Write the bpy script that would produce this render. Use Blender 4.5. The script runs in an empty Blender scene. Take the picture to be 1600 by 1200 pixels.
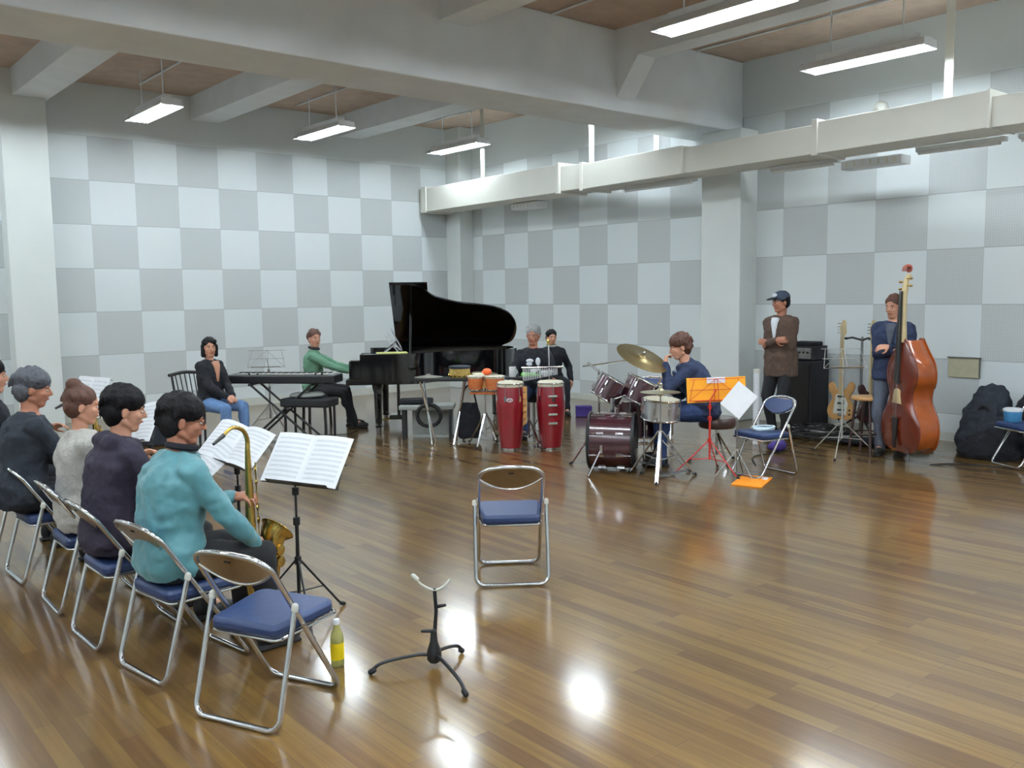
import bpy, bmesh, math, random
from mathutils import Vector, Matrix, Euler, noise
random.seed(7)
S = bpy.context.scene
COL = S.collection
PI = math.pi
V = Vector

# ------------------------------------------------------------------ camera
cam_d = bpy.data.cameras.new('camera'); cam = bpy.data.objects.new('camera', cam_d); COL.objects.link(cam)
F_PX = 1416.9
cam_d.sensor_width = 36.0; cam_d.lens = 36.0 * F_PX / 1600.0; cam_d.clip_end = 200
vx = V((1690, 163, -F_PX)).normalized(); vy = V((-1200, 125, -F_PX)).normalized()
vy = (vy - vx * vy.dot(vx)).normalized(); vz = vx.cross(vy)
Rm = Matrix((vx, vy, vz)).to_4x4()          # camera axes expressed in the room's axes
cam.matrix_world = Matrix.Translation((0, 0, 1.72)) @ Rm
S.camera = cam
# ------------------------------------------------------------------ world, exposure
w = bpy.data.worlds.new('world'); S.world = w; w.use_nodes = True
w.node_tree.nodes['Background'].inputs[0].default_value = (0.5, 0.55, 0.6, 1)
w.node_tree.nodes['Background'].inputs[1].default_value = 0.02
S.view_settings.view_transform = 'Standard'; S.view_settings.look = 'None'
S.view_settings.exposure = 0.60; S.view_settings.gamma = 1.0
S.view_settings.use_curve_mapping = False
TUBE_STRENGTH = 62.0

# ------------------------------------------------------------------ materials
def lin(c):
    return tuple(((x / 255) / 12.92 if x <= 10 else ((x / 255 + .055) / 1.055) ** 2.4) for x in c)
MATS = {}
def mat(name, rgb, rough=.6, metal=0., var=.12, scale=18., bump=0., coat=0., spec=.5, trans=0., sheen=0., ior=None):
    if name in MATS: return MATS[name]
    m = bpy.data.materials.new(name); m.use_nodes = True; MATS[name] = m
    nt = m.node_tree; b = nt.nodes['Principled BSDF']
    c = lin(rgb)
    tc = nt.nodes.new('ShaderNodeTexCoord')
    nz = nt.nodes.new('ShaderNodeTexNoise'); nz.inputs['Scale'].default_value = scale; nz.inputs['Detail'].default_value = 4
    nt.links.new(tc.outputs['Object'], nz.inputs['Vector'])
    r = nt.nodes.new('ShaderNodeValToRGB')
    r.color_ramp.elements[0].position = .3; r.color_ramp.elements[1].position = .7
    r.color_ramp.elements[0].color = (*[x * (1 - var) for x in c], 1)
    r.color_ramp.elements[1].color = (*[min(1, x * (1 + var)) for x in c], 1)
    nt.links.new(nz.outputs['Fac'], r.inputs['Fac']); nt.links.new(r.outputs['Color'], b.inputs['Base Color'])
    b.inputs['Roughness'].default_value = rough; b.inputs['Metallic'].default_value = metal
    b.inputs['Coat Weight'].default_value = coat; b.inputs['Coat Roughness'].default_value = .06
    b.inputs['Specular IOR Level'].default_value = spec
    b.inputs['Transmission Weight'].default_value = trans
    b.inputs['Sheen Weight'].default_value = sheen
    if ior: b.inputs['IOR'].default_value = ior
    if bump:
        bp = nt.nodes.new('ShaderNodeBump'); bp.inputs['Strength'].default_value = bump; bp.inputs['Distance'].default_value = .01
        nt.links.new(nz.outputs['Fac'], bp.inputs['Height']); nt.links.new(bp.outputs['Normal'], b.inputs['Normal'])
    return m

class NB:
    def __init__(s, m): s.nt = m.node_tree
    def n(s, t, **k):
        x = s.nt.nodes.new(t)
        for a, v in k.items(): setattr(x, a, v)
        return x
    def l(s, a, b): s.nt.links.new(a, b)
    def math(s, op, a, b=None, c=None):
        x = s.n('ShaderNodeMath', operation=op)
        for i, v in enumerate((a, b, c)):
            if v is None: continue
            if isinstance(v, (int, float)): x.inputs[i].default_value = v
            else: s.l(v, x.inputs[i])
        return x.outputs[0]

def floor_material():
    m = bpy.data.materials.new('varnished_plank_floor'); m.use_nodes = True; q = NB(m); nt = m.node_tree
    b = nt.nodes['Principled BSDF']
    tc = q.n('ShaderNodeTexCoord')
    mp = q.n('ShaderNodeMapping'); mp.inputs['Rotation'].default_value = (0, 0, PI / 2)
    q.l(tc.outputs['Object'], mp.inputs['Vector'])
    br = q.n('ShaderNodeTexBrick'); br.offset = .37; br.offset_frequency = 2; br.squash = 1
    br.inputs['Color1'].default_value = (*lin((120, 95, 52)), 1)
    br.inputs['Color2'].default_value = (*lin((84, 57, 36)), 1)
    br.inputs['Mortar'].default_value = (*lin((90, 72, 52)), 1)
    br.inputs['Scale'].default_value = 1; br.inputs['Mortar Size'].default_value = .0018; br.inputs['Mortar Smooth'].default_value = .4
    br.inputs['Bias'].default_value = -.28; br.inputs['Brick Width'].default_value = .9; br.inputs['Row Height'].default_value = .076
    q.l(mp.outputs[0], br.inputs['Vector'])
    # grain, stretched along the planks (y)
    mp2 = q.n('ShaderNodeMapping'); mp2.inputs['Scale'].default_value = (34, 1.6, 1); q.l(tc.outputs['Object'], mp2.inputs['Vector'])
    nz = q.n('ShaderNodeTexNoise'); nz.inputs['Scale'].default_value = 1.0; nz.inputs['Detail'].default_value = 6; q.l(mp2.outputs[0], nz.inputs['Vector'])
    mp3 = q.n('ShaderNodeMapping'); mp3.inputs['Scale'].default_value = (1.4, .5, 1); q.l(tc.outputs['Object'], mp3.inputs['Vector'])
    nz2 = q.n('ShaderNodeTexNoise'); nz2.inputs['Scale'].default_value = 1.; nz2.inputs['Detail'].default_value = 3; q.l(mp3.outputs[0], nz2.inputs['Vector'])
    mx = q.n('ShaderNodeMix', data_type='RGBA', blend_type='MULTIPLY'); mx.inputs[0].default_value = 1
    rr = q.n('ShaderNodeValToRGB'); rr.color_ramp.elements[0].position = .3; rr.color_ramp.elements[1].position = .72
    rr.color_ramp.elements[0].color = (.76, .70, .64, 1); rr.color_ramp.elements[1].color = (1.12, 1.1, 1.06, 1)
    q.l(nz.outputs['Fac'], rr.inputs[0]); q.l(br.outputs['Color'], mx.inputs[6]); q.l(rr.outputs[0], mx.inputs[7])
    mx2 = q.n('ShaderNodeMix', data_type='RGBA', blend_type='MULTIPLY'); mx2.inputs[0].default_value = 1
    r2 = q.n('ShaderNodeValToRGB'); r2.color_ramp.elements[0].position = .3; r2.color_ramp.elements[1].position = .7
    r2.color_ramp.elements[0].color = (.86, .88, .86, 1); r2.color_ramp.elements[1].color = (1.1, 1.04, .98, 1)
    q.l(nz2.outputs['Fac'], r2.inputs[0]); q.l(mx.outputs[2], mx2.inputs[6]); q.l(r2.outputs[0], mx2.inputs[7])
    q.l(mx2.outputs[2], b.inputs['Base Color'])
    ro = q.math('MULTIPLY_ADD', nz2.outputs['Fac'], .15, .30); q.l(ro, b.inputs['Roughness'])
    b.inputs['Specular IOR Level'].default_value = .1
    b.inputs['Coat Weight'].default_value = 1.; b.inputs['Coat IOR'].default_value = 1.56; b.inputs['Coat Roughness'].default_value = .14
    bp = q.n('ShaderNodeBump'); bp.inputs['Strength'].default_value = .02; bp.inputs['Distance'].default_value = .01
    mp4 = q.n('ShaderNodeMapping'); mp4.inputs['Scale'].default_value = (7, 2.2, 1); q.l(tc.outputs['Object'], mp4.inputs['Vector'])
    nz3 = q.n('ShaderNodeTexNoise'); nz3.inputs['Scale'].default_value = 1.; nz3.inputs['Detail'].default_value = 3; q.l(mp4.outputs[0], nz3.inputs['Vector'])
    q.l(nz3.outputs['Fac'], bp.inputs['Height']); q.l(bp.outputs[0], b.inputs['Normal'])
    return m

def panel_material(name, axis, origin, flip):
    # chequerboard of plain and finely perforated acoustic boards, 0.625 x 0.615 m, thin joints between rows
    m = bpy.data.materials.new(name); m.use_nodes = True; q = NB(m); b = m.node_tree.nodes['Principled BSDF']
    tc = q.n('ShaderNodeTexCoord'); sp = q.n('ShaderNodeSeparateXYZ'); q.l(tc.outputs['Object'], sp.inputs[0])
    u = q.math('DIVIDE', q.math('SUBTRACT', sp.outputs[axis], origin), .625)
    v = q.math('DIVIDE', q.math('SUBTRACT', sp.outputs[2], .31), .615)
    par = q.math('FLOORED_MODULO', q.math('ADD', q.math('ADD', q.math('FLOOR', u), q.math('FLOOR', v)), flip), 2.0)
    fu = q.math('FRACT', u); fv = q.math('FRACT', v)
    # perforation dots: grid 26 x 26 per board
    du = q.math('ABSOLUTE', q.math('SUBTRACT', q.math('FRACT', q.math('MULTIPLY', fu, 26.)), .5))
    dv = q.math('ABSOLUTE', q.math('SUBTRACT', q.math('FRACT', q.math('MULTIPLY', fv, 26.)), .5))
    dd = q.math('ADD', q.math('MULTIPLY', du, du), q.math('MULTIPLY', dv, dv))
    hole = q.math('MULTIPLY', q.math('LESS_THAN', dd, .062), par)
    eu = q.math('MINIMUM', fu, q.math('SUBTRACT', 1., fu)); ev = q.math('MINIMUM', fv, q.math('SUBTRACT', 1., fv))
    joint = q.math('LESS_THAN', ev, .008)
    ju = q.math('MULTIPLY', q.math('LESS_THAN', eu, .004), .4)
    inside = q.math('LESS_THAN', v, 6.0)
    dark = q.math('MULTIPLY', inside, q.math('MAXIMUM', q.math('MAXIMUM', hole, joint), ju))
    nz = q.n('ShaderNodeTexNoise'); nz.inputs['Scale'].default_value = 1.2; nz.inputs['Detail'].default_value = 3; q.l(tc.outputs['Object'], nz.inputs['Vector'])
    rr = q.n('ShaderNodeValToRGB'); rr.color_ramp.elements[0].color = (*lin((206, 214, 217)), 1); rr.color_ramp.elements[1].color = (*lin((216, 221, 221)), 1)
    q.l(nz.outputs['Fac'], rr.inputs[0])
    mp = q.n('ShaderNodeMix', data_type='RGBA'); q.l(q.math('MULTIPLY', par, inside), mp.inputs[0]); q.l(rr.outputs[0], mp.inputs[6])
    mp.inputs[7].default_value = (*lin((192, 197, 198)), 1)
    mx = q.n('ShaderNodeMix', data_type='RGBA'); q.l(dark, mx.inputs[0]); q.l(mp.outputs[2], mx.inputs[6]); mx.inputs[7].default_value = (*lin((172, 177, 178)), 1)
    q.l(mx.outputs[2], b.inputs['Base Color']); b.inputs['Roughness'].default_value = .75; b.inputs['Specular IOR Level'].default_value = .3
    return m

M_paint = mat('painted_plaster', (212, 217, 215), .7, var=.03, scale=2)
M_beam = mat('painted_concrete', (222, 228, 232), .8, var=.04, scale=3)
M_slab = mat('wood_wool_ceiling_board', (186, 166, 150), .95, var=.10, scale=5, bump=.2)
M_duct = mat('cream_painted_duct', (214, 213, 204), .5, var=.02, scale=3)
M_trim = mat('baseboard_paint', (196, 198, 190), .6, var=.03)
M_chrome = mat('chrome', (205, 206, 208), .16, 1., var=.03)
M_steel = mat('brushed_steel', (150, 150, 148), .32, 1., var=.06)
M_backplate = mat('floor_tinted_backplate', (150, 130, 100), .28, .8, var=.08)  # brown of the mirrored floor put into the plate's metal colour
M_blue = mat('blue_vinyl', (36, 54, 94), .42, var=.10, scale=30, bump=.05)
M_navyvinyl = mat('navy_vinyl', (30, 42, 92), .45, var=.10, scale=30)
M_rubber = mat('black_rubber', (26, 26, 28), .7, var=.15)
M_cap = mat('pale_plastic_cap', (205, 205, 196), .4, var=.04)
M_black = mat('black_painted_metal', (24, 25, 28), .42, var=.15)
M_piano = mat('piano_black_lacquer', (10, 10, 12), .12, var=.1, coat=1.)
M_inner = mat('piano_inner_rim', (92, 56, 36), .35, var=.15, coat=.4)
M_gold = mat('gold_lacquer', (196, 164, 88), .22, 1., var=.10)
M_brass_dark = mat('aged_brass', (120, 92, 44), .3, 1., var=.2)
M_paper = mat('sheet_paper', (238, 240, 244), .8, var=.02)
M_ink = mat('staff_ink', (168, 174, 184), .8, var=.1)
M_skin = mat('skin', (196, 142, 116), .55, var=.06, scale=9)
M_skin2 = mat('skin_tan', (168, 112, 88), .55, var=.06, scale=9)
M_hair = mat('black_hair', (16, 14, 17), .6, var=.3, scale=60, bump=.5, spec=.2)
M_hairgrey = mat('grey_hair', (74, 76, 84), .6, var=.3, scale=60, bump=.5)
M_hairgrey2 = mat('silver_hair', (136, 138, 138), .6, var=.25, scale=60, bump=.5)
M_hairbrown = mat('brown_hair', (78, 44, 30), .55, var=.3, scale=60, bump=.5)
M_eye = mat('eye_white', (225, 222, 215), .2, var=.02)
M_iris = mat('dark_iris', (24, 16, 12), .2, var=.1)
M_lip = mat('lip', (160, 88, 80), .5, var=.05)
M_teal = mat('teal_nylon', (80, 136, 144), .5, var=.07, scale=9, bump=.15, sheen=.2)
M_plum = mat('plum_fleece', (46, 40, 56), .9, var=.12, scale=40, bump=.3)
M_offwhite = mat('offwhite_knit', (176, 174, 168), .9, var=.1, scale=90, bump=.4)
M_darkcoat = mat('charcoal_cloth', (34, 40, 50), .85, var=.15, scale=30, bump=.3)
M_blackcloth = mat('black_cloth', (20, 22, 30), .9, var=.15, scale=30, bump=.3)
M_green = mat('green_knit', (92, 132, 108), .9, var=.08, scale=60, bump=.3)
M_jeans = mat('blue_denim', (92, 124, 168), .85, var=.12, scale=40, bump=.2)
M_denim2 = mat('dark_denim', (38, 58, 100), .85, var=.14, scale=40, bump=.2)
M_navy = mat('navy_shirt', (34, 46, 76), .85, var=.12, scale=30, bump=.2)
M_brownj = mat('brown_wool', (84, 66, 56), .95, var=.14, scale=50, bump=.3)
M_blacktr = mat('black_trousers', (22, 22, 26), .85, var=.12, scale=30, bump=.2)
M_greytr = mat('grey_trousers', (84, 90, 104), .85, var=.12, scale=30, bump=.2)
M_plaid = mat('blue_check_shirt', (78, 90, 122), .85, var=.35, scale=70)
M_white = mat('white_plastic', (226, 228, 230), .4, var=.03)
M_whitecloth = mat('white_cloth', (220, 224, 230), .85, var=.05, scale=30)
M_maroon = mat('maroon_lacquer', (58, 18, 30), .25, var=.15, coat=.7)
M_red = mat('red_lacquer', (128, 12, 28), .3, var=.08, coat=.6, scale=6)
M_redpaint = mat('red_enamel', (200, 44, 36), .4, var=.08)
M_skinhead = mat('drumhead', (214, 208, 186), .5, var=.06)
M_cymbal = mat('bronze_cymbal', (150, 132, 92), .34, 1., var=.14, scale=7)
M_yellow = mat('yellow_card', (246, 168, 16), .6, var=.04)
M_orange = mat('orange_card', (250, 150, 24), .6, var=.03)
M_orangeball = mat('orange_plastic', (244, 104, 48), .45, var=.05)
M_bongo = mat('orange_wood', (186, 104, 56), .35, var=.15, coat=.4)
M_bassv = mat('amber_varnish', (150, 72, 24), .22, var=.16, scale=5, coat=.7)
M_bassdark = mat('shaded_varnish', (98, 36, 18), .25, var=.2, scale=5, coat=.6)  # shade on the bass front, put into a darker varnish colour
M_ebony = mat('ebony', (22, 18, 17), .35, var=.1)
M_maple = mat('pale_maple', (196, 176, 134), .4, var=.12, scale=6)
M_tan = mat('tan_wood', (186, 140, 84), .4, var=.15, scale=6)
M_dkbrown = mat('dark_brown_lacquer', (54, 28, 26), .3, var=.15, coat=.5)
M_greybox = mat('grey_cloth_case', (150, 154, 150), .8, var=.06)
M_purple = mat('purple_cloth', (58, 40, 118), .8, var=.1)
M_greenp = mat('green_plastic', (112, 190, 74), .5, var=.1)
M_wicker = mat('golden_woven_shell', (178, 152, 84), .5, var=.45, scale=80)
M_tolex = mat('black_tolex', (22, 23, 28), .75, var=.15, scale=90, bump=.3)
M_notice = mat('beige_board', (176, 172, 146), .7, var=.05)
M_key = mat('ivory_key', (232, 230, 222), .3, var=.02)
M_lensgl = mat('spectacle_metal', (60, 60, 64), .3, .8)
M_bottle = mat('bottle_plastic', (226, 226, 150), .08, var=.03, trans=.55, ior=1.3)
M_tea = mat('yellow_label', (246, 214, 20), .5, var=.05)
M_bluepail = mat('blue_plastic', (74, 142, 190), .4, var=.06)
def emit(name, col, st):
    m = bpy.data.materials.new(name); m.use_nodes = True; b = m.node_tree.nodes['Principled BSDF']
    b.inputs['Emission Color'].default_value = (*col, 1); b.inputs['Emission Strength'].default_value = st; b.inputs['Base Color'].default_value = (.9, .9, .9, 1)
    return m
M_tube = emit('fluorescent_tube', (.84, .94, 1.0), TUBE_STRENGTH)

# ------------------------------------------------------------------ mesh helpers
class MB:
    """collects shapes into one mesh"""
    def __init__(s): s.v = []; s.f = []; s.m = []; s.mats = []; s.cur = 0
    def use(s, m):
        if m not in s.mats: s.mats.append(m)
        s.cur = s.mats.index(m); return s
    def add(s, vs, fs):
        o = len(s.v); s.v += [V(x) for x in vs]; s.f += [tuple(i + o for i in f) for f in fs]; s.m += [s.cur] * len(fs); return s
    def box(s, c, d, R=None):
        hx, hy, hz = d[0] / 2, d[1] / 2, d[2] / 2
        vs = [V((x, y, z)) for x in (-hx, hx) for y in (-hy, hy) for z in (-hz, hz)]
        if R is not None: vs = [R @ v for v in vs]
        c = V(c); vs = [v + c for v in vs]
        return s.add(vs, [(0, 1, 3, 2), (4, 6, 7, 5), (0, 4, 5, 1), (2, 3, 7, 6), (0, 2, 6, 4), (1, 5, 7, 3)])
    def tube(s, pts, r, n=10, closed=False, flat=None):
        pts = [V(p) for p in pts]; N = len(pts)
        rs = r if isinstance(r, (list, tuple)) else [r] * N
        ts = []
        for i in range(N):
            a = pts[(i - 1) % N] if (closed or i > 0) else pts[i]; b = pts[(i + 1) % N] if (closed or i < N - 1) else pts[i]
            t = (b - a); ts.append(t.normalized() if t.length > 1e-9 else V((0, 0, 1)))
        u = ts[0].orthogonal().normalized(); vs = []
        for i in range(N):
            u = (u - ts[i] * u.dot(ts[i]))
            u = u.normalized() if u.length > 1e-6 else ts[i].orthogonal().normalized()
            w_ = ts[i].cross(u)
            for k in range(n):
                a = 2 * PI * k / n; vs.append(pts[i] + (u * math.cos(a) + w_ * math.sin(a)) * rs[i])
        fs = []
        for i in range(N if closed else N - 1):
            j = (i + 1) % N
            for k in range(n):
                k2 = (k + 1) % n; fs.append((i * n + k, i * n + k2, j * n + k2, j * n + k))
        if not closed: fs += [tuple(range(n))[::-1], tuple((N - 1) * n + k for k in range(n))]
        return s.add(vs, fs)
    def bar(s, a, b, wd, th, up=(0, 0, 1)):
        a, b = V(a), V(b); d = b - a; L = d.length; x = d.normalized(); y = V(up).cross(x)
        y = y.normalized() if y.length > 1e-6 else x.orthogonal().normalized(); z = x.cross(y)
        R = Matrix((x, y, z)).transposed(); return s.box((a + b) / 2, (L, wd, th), R)
    def lathe(s, prof, n=32, M=None, cap=True):
        vs = []; fs = []
        for (r, z) in prof:
            for k in range(n):
                a = 2 * PI * k / n; vs.append(V((r * math.cos(a), r * math.sin(a), z)))
        for i in range(len(prof) - 1):
            for k in range(n):
                k2 = (k + 1) % n; fs.append((i * n + k, i * n + k2, (i + 1) * n + k2, (i + 1) * n + k))
        if cap:
            if prof[0][0] > 1e-5: fs.append(tuple(range(n))[::-1])
            if prof[-1][0] > 1e-5: fs.append(tuple((len(prof) - 1) * n + k for k in range(n)))
        if M is not None: vs = [M @ v for v in vs]
        return s.add(vs, fs)
    def prism(s, poly, z0, z1, M=None):
        n = len(poly); vs = [V((x, y, z0)) for x, y in poly] + [V((x, y, z1)) for x, y in poly]
        if M is not None: vs = [M @ v for v in vs]
        fs = [tuple(range(n))[::-1], tuple(range(n, 2 * n))] + [(i, (i + 1) % n, n + (i + 1) % n, n + i) for i in range(n)]
        return s.add(vs, fs)
    def capsule(s, a, b, ra, rb=None, n=14, k=5):
        if rb is None: rb = ra
        a, b = V(a), V(b); d = b - a; L = d.length
        x = d.normalized() if L > 1e-6 else V((0, 0, 1)); u = x.orthogonal().normalized(); w_ = x.cross(u)
        rings = []
        for i in range(k): t = PI / 2 * (1 - i / k); rings.append((-ra * math.sin(t), ra * math.cos(t)))
        rings.append((0, ra)); rings.append((L, rb))
        for i in range(1, k + 1): t = PI / 2 * i / k; rings.append((L + rb * math.sin(t), rb * math.cos(t)))
        vs = []
        for (h, r) in rings:
            r = max(r, 1e-4)
            for j in range(n):
                an = 2 * PI * j / n; vs.append(a + x * h + (u * math.cos(an) + w_ * math.sin(an)) * r)
        fs = [tuple(range(n))[::-1]]
        for i in range(len(rings) - 1):
            for j in range(n):
                j2 = (j + 1) % n; fs.append((i * n + j, i * n + j2, (i + 1) * n + j2, (i + 1) * n + j))
        fs.append(tuple((len(rings) - 1) * n + j for j in range(n)))
        return s.add(vs, fs)
    def ell(s, c, r, R=None, n=16, k=10):
        vs = [V((0, 0, -1))]
        for i in range(1, k):
            t = -PI / 2 + PI * i / k
            for j in range(n): vs.append(V((math.cos(t) * math.cos(2 * PI * j / n), math.cos(t) * math.sin(2 * PI * j / n), math.sin(t))))
        vs.append(V((0, 0, 1)))
        fs = [(0, 1 + (j + 1) % n, 1 + j) for j in range(n)]
        for i in range(k - 2):
            for j in range(n): fs.append((1 + i * n + j, 1 + i * n + (j + 1) % n, 1 + (i + 1) * n + (j + 1) % n, 1 + (i + 1) * n + j))
        l = len(vs) - 1; fs += [(l, 1 + (k - 2) * n + j, 1 + (k - 2) * n + (j + 1) % n) for j in range(n)]
        vs = [V((v.x * r[0], v.y * r[1], v.z * r[2])) for v in vs]
        if R is not None: vs = [R @ v for v in vs]
        c = V(c); return s.add([v + c for v in vs], fs)
    def loft(s, rings, fwd, n=24):
        # rings: (centre, depth radius, width radius[, squareness]); cross-sections follow the spine
        fwd = V(fwd); N = len(rings); vs = []; fs = []
        for i, rg in enumerate(rings):
            c, rx, ry = V(rg[0]), rg[1], rg[2]
            a = V(rings[max(0, i - 1)][0]); b = V(rings[min(N - 1, i + 1)][0]); t = (b - a).normalized()
            y = t.cross(fwd).normalized(); x = y.cross(t).normalized()
            for k in range(n):
                an = 2 * PI * k / n; ca, sa = math.cos(an), math.sin(an); pw = .82
                ca = math.copysign(abs(ca) ** pw, ca); sa = math.copysign(abs(sa) ** pw, sa)
                vs.append(c + x * rx * ca + y * ry * sa)
        for i in range(N - 1):
            for k in range(n):
                k2 = (k + 1) % n; fs.append((i * n + k, i * n + k2, (i + 1) * n + k2, (i + 1) * n + k))
        fs += [tuple(range(n))[::-1], tuple((N - 1) * n + k for k in range(n))]
        return s.add(vs, fs)
    def build(s, name, material, parent=None, smooth=True, bevel=0, loc=None, remesh=0, relax=4, wob=0, subdiv=0):
        me = bpy.data.meshes.new(name); me.from_pydata([tuple(v) for v in s.v], [], s.f)
        if s.mats:
            for m in s.mats: me.materials.append(m)
            me.polygons.foreach_set('material_index', s.m)
        else: me.materials.append(material)
        if smooth: me.polygons.foreach_set('use_smooth', [True] * len(me.polygons))
        bm = bmesh.new(); bm.from_mesh(me); bmesh.ops.recalc_face_normals(bm, faces=bm.faces); bm.to_mesh(me); bm.free()
        me.update()
        o = bpy.data.objects.new(name, me); COL.objects.link(o)
        if parent is not None: o.parent = parent
        if loc is not None: o.location = loc
        if bevel:
            b = o.modifiers.new('bevel', 'BEVEL'); b.width = bevel; b.segments = 2; b.limit_method = 'ANGLE'; b.angle_limit = .6
        if remesh:
            r = o.modifiers.new('remesh', 'REMESH'); r.mode = 'VOXEL'; r.voxel_size = remesh; r.use_smooth_shade = True
            sm = o.modifiers.new('relax', 'SMOOTH'); sm.factor = .5; sm.iterations = relax
            if wob:
                tx = bpy.data.textures.get('folds') or bpy.data.textures.new('folds', 'CLOUDS'); tx.noise_scale = .09; tx.noise_depth = 2
                dm = o.modifiers.new('folds', 'DISPLACE'); dm.texture = tx; dm.strength = wob; dm.mid_level = .5; dm.texture_coords = 'GLOBAL'
        if smooth and not remesh:
            try: me.set_sharp_from_angle(angle=.7)
            except Exception: pass
        return o

def tag(o, label=None, cat=None, group=None, kind=None):
    if label: o['label'] = label
    if cat: o['category'] = cat
    if group: o['group'] = group
    if kind: o['kind'] = kind
    return o
def thing(name, label, cat, loc=(0, 0, 0), rz=0, group=None):
    o = bpy.data.objects.new(name, None); COL.objects.link(o); o.empty_display_size = .1
    o.location = loc; o.rotation_euler = (0, 0, rz); return tag(o, label, cat, group)
def copy_tree(o, parent=None):
    c = o.copy(); COL.objects.link(c); c.parent = parent
    for ch in list(o.children): copy_tree(ch, c)
    return c
def dup(root, loc, rz, label, group=None):
    kids = list(root.children)
    c = root.copy(); COL.objects.link(c); c.location = loc; c.rotation_euler = (0, 0, rz); c['label'] = label
    if group: c['group'] = group
    for ch in kids: copy_tree(ch, c)
    return c
def struct(name, mb, m, smooth=False, bevel=0):
    o = mb.build(name, m, smooth=smooth, bevel=bevel); o['kind'] = 'structure'; return o
def arc(c, r, a0, a1, n, ax=(1, 0, 0), ay=(0, 0, 1)):
    c, ax, ay = V(c), V(ax), V(ay)
    return [c + ax * r * math.cos(a0 + (a1 - a0) * i / n) + ay * r * math.sin(a0 + (a1 - a0) * i / n) for i in range(n + 1)]
def bez(pts, n=8):
    """Catmull-Rom through points"""
    P = [V(p) for p in pts]; P = [P[0] * 2 - P[1]] + P + [P[-1] * 2 - P[-2]]; out = []
    for i in range(1, len(P) - 2):
        for k in range(n):
            t = k / n; a, b, c, d = P[i - 1], P[i], P[i + 1], P[i + 2]
            out.append(.5 * ((2 * b) + (c - a) * t + (2 * a - 5 * b + 4 * c - d) * t * t + (3 * b - a - 3 * c + d) * t ** 3))
    out.append(P[-2]); return out

# ================================================================== THE ROOM
XW, YW, ZC = 10.31, 13.72, 4.72
X0, Y0 = -5.0, -4.5
M_floor = floor_material()
struct('floor', MB().box(((X0 + XW) / 2, (Y0 + YW) / 2, -.05), (XW - X0 + .4, YW - Y0 + .4, .1)), M_floor)
struct('ceiling', MB().box(((X0 + XW) / 2, (Y0 + YW) / 2, ZC + .06), (XW - X0 + .4, YW - Y0 + .4, .12)), M_slab)
struct('wall_left', MB().box(((X0 + XW) / 2, YW + .1, ZC / 2), (XW - X0 + .4, .2, ZC)), panel_material('acoustic_board_left', 0, 3.83 - .625 * 20, 0))
struct('wall_right', MB().box((XW + .1, (Y0 + YW) / 2, ZC / 2), (.2, YW - Y0, ZC)), panel_material('acoustic_board_right', 1, 6.155 - .625 * 20, 0))
struct('wall_rear', MB().box(((X0 + XW) / 2, Y0 - .1, ZC / 2), (XW - X0 + .4, .2, ZC)), M_paint)
struct('wall_far_left', MB().box((X0 - .1, (Y0 + YW) / 2, ZC / 2), (.2, YW - Y0, ZC)), M_paint)
struct('baseboard_left', MB().box(((X0 + XW) / 2, YW - .012, .06), (XW - X0, .024, .12)), M_trim)
struct('baseboard_right', MB().box((XW - .012, (Y0 + YW) / 2, .05), (.024, YW - Y0, .10)), M_trim)
tn = [0]
def trim(mb, m=M_paint, bevel=0):
    tn[0] += 1; return struct('trim_%d' % tn[0], mb, m, bevel=bevel)
trim(MB().box((2.977, 13.56, ZC / 2), (.555, .32, ZC)), M_paint, .01)            # pier on the left wall
trim(MB().box((10.13, 7.495, 1.905), (.37, .63, 3.81)), M_paint, .01)             # pier on the right wall
trim(MB().box((10.16, 13.51, ZC / 2), (.30, .42, ZC)), M_paint, .01)             # corner pier
trim(MB().box(((X0 + XW) / 2, 7.83, (3.81 + ZC) / 2), (XW - X0, .82, ZC - 3.81)), M_beam, .02)   # main beam
trim(MB().box(((X0 + XW) / 2, -1.4, (3.81 + ZC) / 2), (XW - X0, .82, ZC - 3.81)), M_beam, .02)
for bx in (3.08, 5.55, 8.03, .6, -1.87):
    for (ya, yb, ha, hb) in ((8.24, 13.72, 1, 0), (-1.0, 7.43, 0, 1)):
        prof = [(ya, ZC), (yb, ZC)]
        ha0 = ha; ha = 0; hb = hb and bx > 8
        if hb: prof += [(yb, 3.95), (yb - .34, 4.38)]
        else: prof += [(yb, 4.38)]
        if ha: prof += [(ya + .34, 4.38), (ya, 3.95)]
        else: prof += [(ya, 4.38)]
        wdt = .44 if ha0 else (.30 if bx > 8 else .36)
        Mx = Matrix(((0, 0, 1, 0), (1, 0, 0, 0), (0, 1, 0, 0), (0, 0, 0, 1)))   # (y,z,x) -> (x,y,z)
        trim(MB().prism(prof, bx - wdt / 2, bx + wdt / 2, Mx), M_beam)

# ceiling conduits
for i, x in enumerate((4.45, 6.85, 9.3)):
    mb = MB(); mb.tube([(x, 8.25, ZC - .02), (x, 13.3, ZC - .02)], .013, 8)
    if i > 0: mb.tube([(x, -.9, ZC - .02), (x, 7.4, ZC - .02)], .013, 8)
    tag(mb.build('ceiling_conduit', M_beam), ['thin conduit along the ceiling over the leftmost far lamp', 'thin conduit along the ceiling over the middle lamps', 'thin conduit along the ceiling over the lamps by the right wall'][i], 'pipe', 'ceiling conduits')

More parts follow.
